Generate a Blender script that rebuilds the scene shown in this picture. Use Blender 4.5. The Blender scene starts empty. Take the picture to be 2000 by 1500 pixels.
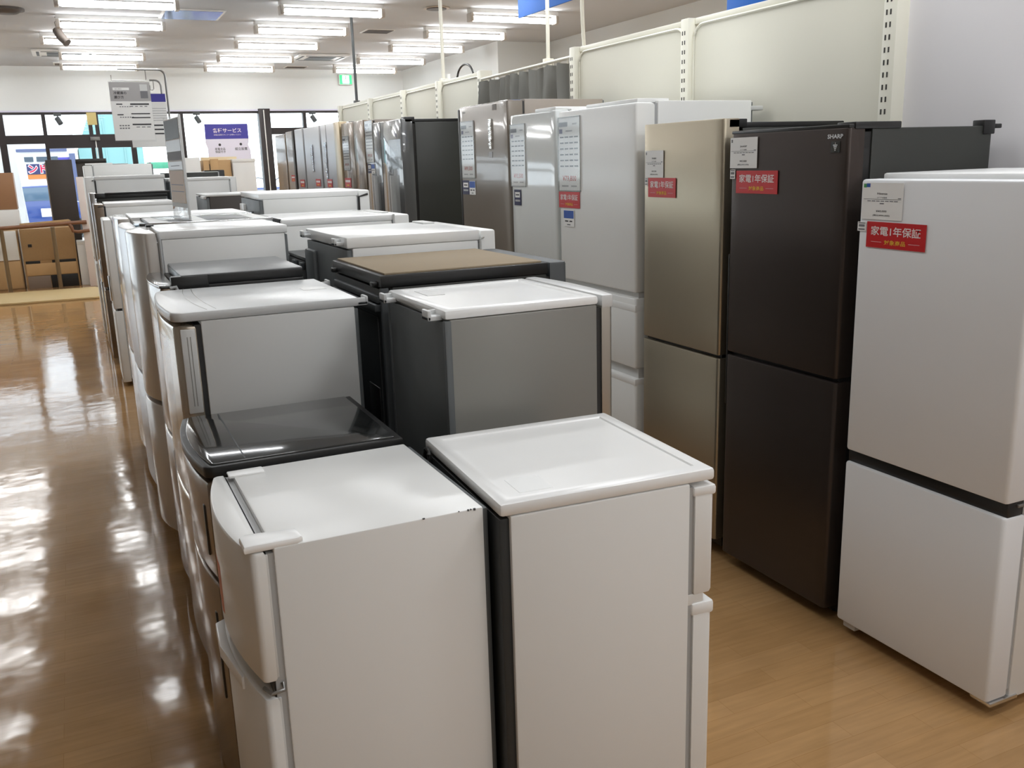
import bpy, bmesh, math, random
from mathutils import Matrix, Vector
random.seed(7)
PI = math.pi
sc = bpy.context.scene
C = sc.collection

# ------------------------------------------------------------------ camera
def cam_rows(yaw, pitch, roll):
    cy, sy, cp, sp = math.cos(yaw), math.sin(yaw), math.cos(pitch), math.sin(pitch)
    fwd = Vector((sy*cp, cy*cp, -sp)); right = Vector((cy, -sy, 0)); up = right.cross(fwd)
    cr, sr = math.cos(roll), math.sin(roll)
    return cr*right + sr*up, -sr*right + cr*up, fwd
r_, u_, f_ = cam_rows(math.radians(24.65666), math.radians(13.65455), math.radians(-1.75022))
cd = bpy.data.cameras.new('camera'); cam = bpy.data.objects.new('camera', cd); C.objects.link(cam)
cd.sensor_fit = 'HORIZONTAL'; cd.sensor_width = 36.0; cd.lens = 36.0*1800/2000
cd.clip_start = 0.05; cd.clip_end = 200
cam.matrix_world = Matrix(((r_.x, u_.x, -f_.x, 0), (r_.y, u_.y, -f_.y, 0), (r_.z, u_.z, -f_.z, 1.5), (0, 0, 0, 1)))
sc.camera = cam

# ------------------------------------------------------------------ view, world and lights out of frame
sc.view_settings.view_transform = 'Standard'; sc.view_settings.look = 'None'
sc.view_settings.gamma = 1.0; sc.view_settings.use_curve_mapping = False
sc.view_settings.exposure = 0.06
LAMP = 16.5                 # radiance of a fluorescent tube
LAMP_COL = (0.965, 0.985, 1.0)
w = bpy.data.worlds.new('sky'); sc.world = w; w.use_nodes = True
bgn = w.node_tree.nodes['Background']; bgn.inputs[0].default_value = (0.90, 0.96, 1.0, 1); bgn.inputs[1].default_value = 4.2
LX = (-3.20, -1.33, 0.56, 2.45, 4.35)           # the fluorescent grid of the ceiling
LY = (9.16, 10.47, 11.78, 13.26, 14.58)
LYN = (-4.44, -3.08, -1.72, -0.36, 1.00, 2.36, 3.72, 5.08, 6.44, 7.80)
CEIL = 3.0
for lx in LX[1:]:
    for ly in LYN:
        if lx < 0 and ly < 7: continue
        ld = bpy.data.lights.new('tube_lamp', 'AREA'); ld.shape = 'RECTANGLE'; ld.size = 0.9; ld.size_y = 0.10
        ld.energy = LAMP*PI*0.9*0.10*(1.35 if lx < 1 else 2.9); ld.color = LAMP_COL
        lo = bpy.data.objects.new('tube_lamp', ld); C.objects.link(lo); lo.location = (lx, ly, CEIL-0.10)
sc.cycles.max_bounces = 8; sc.cycles.diffuse_bounces = 5; sc.cycles.glossy_bounces = 5; sc.cycles.transparent_max_bounces = 12
sc.cycles.sample_clamp_indirect = 6.0

# ------------------------------------------------------------------ materials
def lin(c):
    c = c/255.0
    return c/12.92 if c <= 0.04045 else ((c+0.055)/1.055)**2.4
def rgb(r, g, b): return (lin(r), lin(g), lin(b), 1)
MATS = {}
def mat(name, col, rough=0.4, metal=0.0, coat=0.0, spec=0.5, emit=None, noise=0.0, aniso=False, scale=8.0):
    """col is sRGB 0-255; noise adds a procedural grain to the roughness and (slightly) to the colour"""
    if name in MATS: return MATS[name]
    m = bpy.data.materials.new(name); m.use_nodes = True
    nt = m.node_tree; p = nt.nodes['Principled BSDF']
    p.inputs['Base Color'].default_value = rgb(*col); p.inputs['Roughness'].default_value = rough
    p.inputs['Metallic'].default_value = metal; p.inputs['Coat Weight'].default_value = coat
    p.inputs['Coat Roughness'].default_value = 0.05; p.inputs['Specular IOR Level'].default_value = spec
    if emit:
        p.inputs['Emission Color'].default_value = emit[0] + (1,); p.inputs['Emission Strength'].default_value = emit[1]
    if noise:
        tc = nt.nodes.new('ShaderNodeTexCoord'); mp = nt.nodes.new('ShaderNodeMapping'); nz = nt.nodes.new('ShaderNodeTexNoise')
        nt.links.new(tc.outputs['Object'], mp.inputs[0]); nt.links.new(mp.outputs[0], nz.inputs['Vector'])
        mp.inputs['Scale'].default_value = (6, 6, 300) if aniso == 'h' else ((300, 300, 4) if aniso else (1, 1, 1))
        nz.inputs['Scale'].default_value = scale if not aniso else 1.0; nz.inputs['Detail'].default_value = 4
        mr = nt.nodes.new('ShaderNodeMapRange'); mr.inputs[3].default_value = rough-noise; mr.inputs[4].default_value = rough+noise
        nt.links.new(nz.outputs['Fac'], mr.inputs[0]); nt.links.new(mr.outputs[0], p.inputs['Roughness'])
        mx = nt.nodes.new('ShaderNodeMix'); mx.data_type = 'RGBA'; mx.blend_type = 'MULTIPLY'; mx.inputs[0].default_value = min(1.0, noise*1.2) if noise >= 0.1 else 0.0
        mx.inputs[6].default_value = rgb(*col); nt.links.new(nz.outputs['Fac'], mx.inputs[7]); nt.links.new(mx.outputs[2], p.inputs['Base Color'])
    MATS[name] = m
    return m

WHITE = mat('white enamel', (233, 234, 232), 0.28)
WHITE_TOP = mat('white plastic top', (240, 241, 240), 0.25)
WHITE_GLOSS = mat('white glass door', (222, 226, 225), 0.10, coat=0.6)
WHITE_DIMMED = mat('dimmed white door', (198, 193, 186), 0.2, coat=0.3)  # white door greyed down: the dim light of the left aisle is in its colour
WARMWHITE = mat('warm white enamel', (231, 232, 230), 0.35)
LGREY = mat('light grey enamel', (205, 206, 204), 0.36, noise=0.05)
GREYTOP = mat('pale grey plastic', (206, 208, 208), 0.3, noise=0.05)
SILVER = mat('silver brushed steel', (190, 186, 176), 0.30, metal=0.85, noise=0.06, aniso=True)
CHAMP = mat('champagne brushed steel', (176, 167, 148), 0.32, metal=0.85, noise=0.07, aniso=True)
STEEL = mat('grey steel side', (140, 139, 134), 0.36, metal=0.35, noise=0.05)
DGREY = mat('dark grey plastic', (74, 78, 80), 0.5, noise=0.08)
BACK = mat('galvanised back sheet', (98, 102, 103), 0.48, metal=0.35, noise=0.08)
BACKDARK = mat('black back plastic', (42, 45, 46), 0.5, noise=0.08)
BLACK = mat('black plastic', (26, 26, 26), 0.38, noise=0.06)
BLACKSIDE = mat('black enamel side', (44, 46, 42), 0.42, noise=0.05)
BLACKGLASS = mat('black glass top', (26, 28, 28), 0.12, coat=0.7)
GREYGLASS = mat('grey gloss top', (92, 94, 94), 0.22, coat=0.5)
DBROWN = mat('dark brown steel door', (66, 58, 54), 0.34, metal=0.55, noise=0.05)
BROWNSIDE = mat('dark brown side', (66, 60, 56), 0.45)
BRONZE = mat('bronze glass door', (132, 124, 114), 0.22, metal=0.1, coat=0.45)
BRONZESIDE = mat('bronze enamel side', (150, 140, 130), 0.4)
BROWNGLOSS = mat('brown mirror door', (122, 106, 90), 0.22, metal=0.4, coat=0.3)
DARKGLASS = mat('charcoal glass door', (88, 90, 91), 0.2, metal=0.1, coat=0.9)
PALESILVER = mat('pale silver door', (176, 176, 178), 0.3, metal=0.6, noise=0.05, aniso=True)
GOLD = mat('pale gold trim', (176, 160, 132), 0.3, metal=0.7)
SEAL = mat('grey rubber gasket', (172, 174, 174), 0.5)
SEALDARK = mat('dark rubber gasket', (48, 48, 48), 0.6)
CHROME = mat('chrome', (214, 216, 218), 0.14, metal=1.0)
DULLSTEEL = mat('dull steel', (150, 150, 148), 0.35, metal=0.9)
RED = mat('red card', (196, 24, 30), 0.35)
PAPER = mat('white paper', (238, 238, 236), 0.6)
GREYPAPER = mat('grey print', (172, 170, 170), 0.6)
INK = mat('black ink', (52, 52, 56), 0.6)
GREYINK = mat('grey ink', (120, 120, 124), 0.6)
FAINTINK = mat('faint ink', (176, 176, 178), 0.6)
REDINK = mat('red ink', (196, 84, 70), 0.6)
WHITEINK = mat('white ink', (240, 232, 230), 0.6)
YELLOWINK = mat('yellow ink', (236, 190, 60), 0.6)
NAVY = mat('navy print', (34, 38, 78), 0.5)
BLUEPRINT = mat('blue print', (38, 84, 170), 0.5)
PURPLE = mat('violet blue print', (62, 58, 150), 0.5)
GREENPRINT = mat('green print', (70, 150, 80), 0.5)
ORANGEPRINT = mat('orange print', (214, 128, 86), 0.5)
TANPRINT = mat('tan print', (202, 162, 116), 0.5)
YELLOWPAPER = mat('yellowed paper', (196, 178, 118), 0.6)
BLUECLOTH = mat('blue cloth', (28, 104, 196), 0.55)
WALLPAINT = mat('white wall paint', (224, 227, 226), 0.75, noise=0.05, scale=3)
WALLPANEL = mat('cream display panel', (218, 216, 202), 0.6, noise=0.05, scale=3)
WALLCOOL = mat('cool white wall panel', (226, 224, 226), 0.65, noise=0.04, scale=3)
RAILWHITE = mat('cream painted steel', (224, 222, 208), 0.4)
CEILM = mat('ceiling board', (197, 200, 204), 0.9, noise=0.06, scale=2)
SLOT = mat('slot shadow gap', (60, 58, 54), 0.8)
CURTAIN = mat('charcoal curtain cloth', (158, 158, 153), 0.8, noise=0.08, scale=60)
FRAME = mat('dark bronze window frame', (48, 42, 42), 0.4, metal=0.3)
LAMPWHITE = mat('white lamp housing', (226, 224, 220), 0.5)
LAMPCAP = mat('lamp holder', (196, 188, 178), 0.5)
TUBE = mat('lit fluorescent tube', (255, 250, 244), 0.5, emit=(LAMP_COL, LAMP))
DARKVENT = mat('dark vent', (92, 84, 78), 0.6)
WOODTAN = mat('light wood board', (196, 160, 112), 0.55, noise=0.15, scale=5)
CHIP = mat('chipboard', (172, 138, 96), 0.7, noise=0.2, scale=90)
BROWNBOX = mat('brown wood', (156, 116, 82), 0.6, noise=0.1, scale=12)
RAILBROWN = mat('brown handrail', (122, 80, 52), 0.35)
RAILPOST = mat('bronze post', (128, 108, 80), 0.4, metal=0.4)
MATBEIGE = mat('beige step', (196, 172, 124), 0.55, noise=0.06)
CORK = mat('brown board top', (160, 144, 120), 0.85, noise=0.22, scale=70)
DARKWOOD = mat('dark brown wood', (48, 40, 34), 0.5)
GREYCARD = mat('grey brown card', (128, 112, 98), 0.6)
CONCRETE = mat('pale paving', (205, 205, 205), 0.8, noise=0.1)
OUTWHITE = mat('white facade', (232, 234, 238), 0.8)
OUTGREY = mat('facade window', (60, 74, 88), 0.3)
OUTCYAN = mat('cyan facade', (116, 160, 162), 0.4)
OUTBLUE = mat('blue signboard', (34, 36, 84), 0.5)
OUTPILLAR = mat('blue grey pillar', (74, 84, 118), 0.6)
OUTRED = mat('red sign letters', (176, 30, 70), 0.5)
OUTORANGE = mat('orange sign', (190, 110, 50), 0.5)
CARBLUE = mat('blue car paint', (26, 54, 116), 0.25, coat=0.6)
CARGLASS = mat('car glass', (70, 90, 110), 0.1)
TYRE = mat('tyre rubber', (24, 24, 24), 0.8)
OUTGREEN = mat('green awning', (60, 140, 110), 0.6)

def glassy(name, tint, gloss_fac, rough=0.02):
    m = bpy.data.materials.new(name); m.use_nodes = True; nt = m.node_tree; nt.nodes.clear()
    out = nt.nodes.new('ShaderNodeOutputMaterial'); mx = nt.nodes.new('ShaderNodeMixShader')
    tr = nt.nodes.new('ShaderNodeBsdfTransparent'); gl = nt.nodes.new('ShaderNodeBsdfGlossy'); fr = nt.nodes.new('ShaderNodeLayerWeight'); fr.inputs[0].default_value = 0.5
    pw = nt.nodes.new('ShaderNodeMath'); pw.operation = 'POWER'; pw.inputs[1].default_value = 5.0
    ad = nt.nodes.new('ShaderNodeMath'); ad.operation = 'MULTIPLY_ADD'; ad.inputs[1].default_value = 0.8; ad.inputs[2].default_value = gloss_fac
    tr.inputs[0].default_value = tint; gl.inputs['Roughness'].default_value = rough
    nt.links.new(fr.outputs['Facing'], pw.inputs[0]); nt.links.new(pw.outputs[0], ad.inputs[0]); nt.links.new(ad.outputs[0], mx.inputs[0]); nt.links.new(tr.outputs[0], mx.inputs[1]); nt.links.new(gl.outputs[0], mx.inputs[2])
    nt.links.new(mx.outputs[0], out.inputs[0]); MATS[name] = m
    return m
GLASS = glassy('window glass', (0.97, 0.985, 0.985, 1), 0.03)
FILM = glassy('clear film', (0.97, 0.975, 0.975, 1), 0.03, 0.08)

def floor_material():
    m = bpy.data.materials.new('varnished wood floor'); m.use_nodes = True; nt = m.node_tree; p = nt.nodes['Principled BSDF']
    N = nt.nodes.new; L = nt.links.new
    tc = N('ShaderNodeTexCoord'); mp = N('ShaderNodeMapping'); L(tc.outputs['Object'], mp.inputs[0])
    br = N('ShaderNodeTexBrick'); L(mp.outputs[0], br.inputs['Vector'])
    br.inputs['Scale'].default_value = 1.0; br.inputs['Brick Width'].default_value = 0.42; br.inputs['Row Height'].default_value = 0.075
    br.inputs['Mortar Size'].default_value = 0.0008; br.inputs['Mortar Smooth'].default_value = 0.3; br.inputs['Bias'].default_value = 0.0
    br.inputs['Color1'].default_value = rgb(186, 147, 101); br.inputs['Color2'].default_value = rgb(178, 139, 93); br.inputs['Mortar'].default_value = rgb(166, 127, 82)
    mp2 = N('ShaderNodeMapping'); L(tc.outputs['Object'], mp2.inputs[0]); mp2.inputs['Scale'].default_value = (2.2, 26, 1)
    nz = N('ShaderNodeTexNoise'); L(mp2.outputs[0], nz.inputs['Vector']); nz.inputs['Scale'].default_value = 2.2; nz.inputs['Detail'].default_value = 6
    mr = N('ShaderNodeMapRange'); L(nz.outputs['Fac'], mr.inputs[0]); mr.inputs[1].default_value = 0.3; mr.inputs[2].default_value = 0.7; mr.inputs[3].default_value = 0.90; mr.inputs[4].default_value = 1.06
    mx = N('ShaderNodeMix'); mx.data_type = 'RGBA'; mx.blend_type = 'MULTIPLY'; mx.inputs[0].default_value = 1
    L(br.outputs['Color'], mx.inputs[6]); L(mr.outputs[0], mx.inputs[7])
    # worn blotches and small dark marks
    nb = N('ShaderNodeTexNoise'); L(tc.outputs['Object'], nb.inputs['Vector']); nb.inputs['Scale'].default_value = 3.0; nb.inputs['Detail'].default_value = 5
    mb = N('ShaderNodeMapRange'); L(nb.outputs['Fac'], mb.inputs[0]); mb.inputs[1].default_value = 0.35; mb.inputs[2].default_value = 0.75; mb.inputs[3].default_value = 0.90; mb.inputs[4].default_value = 1.06
    m2 = N('ShaderNodeMix'); m2.data_type = 'RGBA'; m2.blend_type = 'MULTIPLY'; m2.inputs[0].default_value = 1
    L(mx.outputs[2], m2.inputs[6]); L(mb.outputs[0], m2.inputs[7]); L(m2.outputs[2], p.inputs['Base Color'])
    # scuffed varnish
    mp3 = N('ShaderNodeMapping'); L(tc.outputs['Object'], mp3.inputs[0]); mp3.inputs['Scale'].default_value = (9, 1.2, 1)
    n3 = N('ShaderNodeTexNoise'); L(mp3.outputs[0], n3.inputs['Vector']); n3.inputs['Scale'].default_value = 3.0; n3.inputs['Detail'].default_value = 8
    r3 = N('ShaderNodeMapRange'); L(n3.outputs['Fac'], r3.inputs[0]); r3.inputs[3].default_value = 0.03; r3.inputs[4].default_value = 0.15
    L(r3.outputs[0], p.inputs['Roughness'])
    nbm = N('ShaderNodeTexNoise'); L(tc.outputs['Object'], nbm.inputs['Vector']); nbm.inputs['Scale'].default_value = 5.0; nbm.inputs['Detail'].default_value = 2
    bp = N('ShaderNodeBump'); bp.inputs['Strength'].default_value = 0.032; bp.inputs['Distance'].default_value = 0.05
    L(nbm.outputs['Fac'], bp.inputs['Height']); L(bp.outputs[0], p.inputs['Normal'])
    p.inputs['Specular IOR Level'].default_value = 0.5
    return m
FLOORM = floor_material()

# ------------------------------------------------------------------ mesh helpers
class B:
    """collects shapes into one bmesh"""
    def __init__(self): self.bm = bmesh.new()
    def _add(self, t, mi):
        for f in t.faces: f.material_index = mi
        me = bpy.data.meshes.new('tmp'); t.to_mesh(me); t.free(); self.bm.from_mesh(me); bpy.data.meshes.remove(me); return self
    def box(self, x0, x1, y0, y1, z0, z1, r=0.0, mi=0, seg=2):
        t = bmesh.new(); bmesh.ops.create_cube(t, size=1)
        for v in t.verts: v.co = Vector(((x0+x1)/2 + v.co.x*(x1-x0), (y0+y1)/2 + v.co.y*(y1-y0), (z0+z1)/2 + v.co.z*(z1-z0)))
        r = min(r, 0.45*min(abs(x1-x0), abs(y1-y0), abs(z1-z0)))
        if r > 0: bmesh.ops.bevel(t, geom=t.edges[:], offset=r, segments=seg, affect='EDGES', profile=0.5)
        return self._add(t, mi)
    def prism(self, pts, a, b, axis='z', r=0.0, mi=0, seg=2):
        """polygon pts extruded from a to b along axis (pts are the two other coordinates in cyclic-free order xy / xz / yz)"""
        t = bmesh.new()
        def P(p, q):
            return (p[0], p[1], q) if axis == 'z' else ((p[0], q, p[1]) if axis == 'y' else (q, p[0], p[1]))
        lo = [t.verts.new(P(p, a)) for p in pts]; hi = [t.verts.new(P(p, b)) for p in pts]
        n = len(pts); t.faces.new(lo); t.faces.new(hi)
        cap = []
        for i in range(n): t.faces.new((lo[i], lo[(i+1) % n], hi[(i+1) % n], hi[i]))
        bmesh.ops.recalc_face_normals(t, faces=t.faces[:])
        if r > 0:
            cap = [e for e in t.edges if (e.verts[0] in lo and e.verts[1] in lo) or (e.verts[0] in hi and e.verts[1] in hi)]
            bmesh.ops.bevel(t, geom=cap, offset=r, segments=seg, affect='EDGES', profile=0.5)
        return self._add(t, mi)
    def tube(self, pts, r, n=8, mi=0):
        t = bmesh.new(); pts = [Vector(p) for p in pts]; rings = []
        for i, p in enumerate(pts):
            d = (pts[min(i+1, len(pts)-1)] - pts[max(i-1, 0)]).normalized()
            a = d.cross(Vector((0, 0, 1)) if abs(d.z) < 0.9 else Vector((1, 0, 0))).normalized(); b = d.cross(a)
            rings.append([t.verts.new(p + r*(math.cos(2*PI*k/n)*a + math.sin(2*PI*k/n)*b)) for k in range(n)])
        for A, Bq in zip(rings, rings[1:]):
            for k in range(n): t.faces.new((A[k], A[(k+1) % n], Bq[(k+1) % n], Bq[k]))
        t.faces.new(rings[0]); t.faces.new(rings[-1]); bmesh.ops.recalc_face_normals(t, faces=t.faces[:])
        return self._add(t, mi)
    def cyl(self, x, y, z0, z1, r, n=16, mi=0, r2=None):
        t = bmesh.new(); r2 = r if r2 is None else r2
        lo = [t.verts.new((x + r*math.cos(2*PI*k/n), y + r*math.sin(2*PI*k/n), z0)) for k in range(n)]
        hi = [t.verts.new((x + r2*math.cos(2*PI*k/n), y + r2*math.sin(2*PI*k/n), z1)) for k in range(n)]
        t.faces.new(lo); t.faces.new(hi)
        for k in range(n): t.faces.new((lo[k], lo[(k+1) % n], hi[(k+1) % n], hi[k]))
        bmesh.ops.recalc_face_normals(t, faces=t.faces[:])
        return self._add(t, mi)
    def obj(self, name, mats, parent=None, loc=None, rot=None, label=None):
        me = bpy.data.meshes.new(name); self.bm.to_mesh(me); self.bm.free()
        for m in (mats if isinstance(mats, (list, tuple)) else [mats]): me.materials.append(m)
        if me.polygons:
            me.polygons.foreach_set('use_smooth', [True]*len(me.polygons)); me.set_sharp_from_angle(angle=math.radians(32))
        o = bpy.data.objects.new(name, me); C.objects.link(o)
        if parent: o.parent = parent
        if loc: o.location = loc
        if rot: o.rotation_euler = rot
        if label: o['label'] = label
        return o
def tag(o, label, cat, group=None):
    o['label'] = label; o['category'] = cat
    if group: o['group'] = group
    return o
def thing(name, label, cat, loc=(0, 0, 0), rotz=0.0, group=None):
    o = bpy.data.objects.new(name, None); C.objects.link(o); o.empty_display_size = 0.1
    o.location = loc; o.rotation_euler = (0, 0, rotz)
    return tag(o, label, cat, group)
def struct(o): o['kind'] = 'structure'; return o
def text(body, w, m, parent, cx, cy, h=None, bold=0.0, z=0.0006, name='lettering', wmax=None):
    """lettering as a thin mesh centred on (cx, cy) of the parent's own XY plane; w = width (or None with h = height)"""
    cu = bpy.data.curves.new('lettering', 'FONT'); cu.body = body; cu.resolution_u = 2; cu.offset = bold
    o = bpy.data.objects.new('tmp', cu); C.objects.link(o)
    dg = bpy.context.evaluated_depsgraph_get(); me = bpy.data.meshes.new_from_object(o.evaluated_get(dg))
    bpy.data.objects.remove(o); bpy.data.curves.remove(cu)
    if not me.vertices: return None
    xs = [v.co.x for v in me.vertices]; ys = [v.co.y for v in me.vertices]
    x0, x1, y0, y1 = min(xs), max(xs), min(ys), max(ys)
    sx = w/(x1-x0) if w else h/(y1-y0)
    sy = h/(y1-y0) if h else sx
    for v in me.vertices: v.co = Vector(((v.co.x-(x0+x1)/2)*sx + cx, (v.co.y-(y0+y1)/2)*sy + cy, z))
    me.materials.clear(); me.materials.append(m)
    t = bpy.data.objects.new(name, me); C.objects.link(t); t.parent = parent
    return t
ROT_AISLE = (PI/2, 0, -PI/2)     # a sheet whose face looks towards -X
ROT_CAM = (PI/2, 0, 0)           # a sheet whose face looks towards -Y

# ------------------------------------------------------------------ the room
XL, XR, YB, YW = -7.0, 5.95, -6.0, 15.4
struct(B().box(XL-.1, XR+.1, YB-.1, YW+.2, -0.12, 0).obj('floor', FLOORM))
struct(B().box(XL-.1, XR+.1, YB-.1, YW+.2, CEIL, CEIL+.1).obj('ceiling', CEILM))
struct(B().box(XL-.1, XL, YB, YW, 0, CEIL).obj('wall_left', WALLPAINT))
struct(B().box(XL-.1, XR+.1, YB-.1, YB, 0, CEIL).obj('wall_front', WALLPAINT))
struct(B().box(XR, XR+.1, YB, 11.5, 0, CEIL).obj('wall_right', WALLPAINT))
struct(B().box(5.22, XR+.1, 11.5, YW, 0, CEIL).obj('wall_right_recess', WALLPAINT))
struct(B().box(XL-.1, XR+.1, YW-.02, YW+.2, 2.37, CEIL).obj('wall_back', WALLPAINT))
struct(B().box(XL, 5.22, YW-.045, YW-.02, 2.368, 2.39).obj('trim_1', mat('pale window head trim', (210, 208, 226), 0.5)))

def window(n, x0, x1, bars, rails, z0=0.0, z1=2.37, fr=0.035, kind='window'):
    """one glazed bay of the shop front: frame, vertical bars (x, width), rails (z0, z1, x0, x1), one sheet of glass"""
    b = B()
    b.box(x0, x1, YW-.03, YW+.05, z1-fr, z1); b.box(x0, x1, YW-.03, YW+.05, z0, z0+0.08)
    for x, wd in bars: b.box(x-wd/2, x+wd/2, YW-.035, YW+.055, z0, z1)
    for ra, rb, xa, xb in rails: b.box(xa, xb, YW-.04, YW+.06, ra, rb)
    o = struct(b.obj(f'{kind}_{n}', FRAME))
    B().box(x0, x1, YW+.005, YW+.011, z0+.05, z1-.02).obj('glass_pane', GLASS, o)
    return o
window(1, XL, -0.87, [(-3.0, .06), (-5.0, .06)], [(1.93, 2.05, XL, -.87)])
d = window(1, -0.87, 0.95, [(-0.81, .09), (-0.25, .05), (0.36, .055), (0.45, .055), (0.92, .075)], [(1.93, 2.05, -.87, .95), (1.86, 1.93, -.27, .92), (0.0, .2, -.27, .92)], kind='door')
B().box(0.398, 0.412, YW-.045, YW+.0, 0.1, 2.0).obj('edge_strip', WHITE, d)
B().box(0.335, 0.465, YW-.075, YW-.04, 1.962, 2.015, 0.006).obj('door_sensor', mat('grey sensor', (120, 120, 118), 0.4), d)
# the upper transom has only one bar, at x=-0.25
window(2, 0.95, 1.66, [(1.645, .055)], [(1.97, 2.06, .95, 1.66)])
window(3, 1.66, 2.80, [], [])
p = B().box(2.80, 2.975, YW-.1, YW+.08, 0, 2.40, 0.004).obj('trim_2', FRAME); struct(p)
B().box(2.868, 2.882, YW-.112, YW-.1, 0, 2.38).obj('edge_strip', WHITE, p)
window(4, 2.975, 3.56, [(3.53, .05)], [(2.01, 2.11, 2.975, 3.56)])
window(5, 3.56, 5.22, [(4.6, .05)], [(2.01, 2.11, 3.56, 5.22)])

# ------------------------------------------------------------------ ceiling lights
def capsule(hl, r, y, z, n=14):
    t = bmesh.new(); prof = [(-hl, .35), (-hl+r*.3, .75), (-hl+r, 1.0), (hl-r, 1.0), (hl-r*.3, .75), (hl, .35)]; rings = []
    for x, k in prof: rings.append([t.verts.new((x, y+r*k*math.cos(2*PI*i/n), z+r*k*math.sin(2*PI*i/n))) for i in range(n)])
    for a, c in zip(rings, rings[1:]):
        for i in range(n): t.faces.new((a[i], a[(i+1) % n], c[(i+1) % n], c[i]))
    t.faces.new(rings[0]); t.faces.new(rings[-1]); bmesh.ops.recalc_face_normals(t, faces=t.faces[:])
    return t
def light_proto():
    t = bpy.data.objects.new('ceiling_light', None); C.objects.link(t)
    hb = B().box(-.50, .50, -.045, .045, -.045, 0, 0.006); hb.obj('lamp_housing', LAMPWHITE, t)
    for s in (-1, 1):
        B().box(s*.485-.018, s*.485+.018, -.055, .055, -.125, -.045, 0.006).obj('lamp_holder', LAMPCAP, t)
    for s in (-1, 1):
        q = B(); q._add(capsule(.467, .024, s*.026, -.095), 0); q.obj('fluorescent_tube', TUBE, t)
    return t
lproto = light_proto(); first = [True]
COLN = {0.56: 'left-hand', 2.45: 'middle', 4.35: 'right-hand'}
ROWN = ('nearest the camera', 'second from the camera', 'third from the camera', 'next to last before the shop front', 'farthest, closest to the shop front')
def copy_tree(o, parent=None):
    c = o.copy(); C.objects.link(c); c.parent = parent
    for ch in o.children: copy_tree(ch, c)
    return c
for ci, lx in enumerate(LX[1:]):
    for ri, ly in enumerate(LY):
        if first[0]: o = lproto; first[0] = False
        else: o = copy_tree(lproto)
        o.location = (lx + (-.17 if (lx == .56 and ri == 2) else 0), ly, CEIL)
        if lx in COLN: tag(o, f'ceiling light in the {COLN[lx]} line, {ROWN[ri]}', 'light', 'fluorescent ceiling lights')
        else: tag(o, 'ceiling light over the left aisle, left of the photo', 'light', 'fluorescent ceiling lights')

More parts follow.
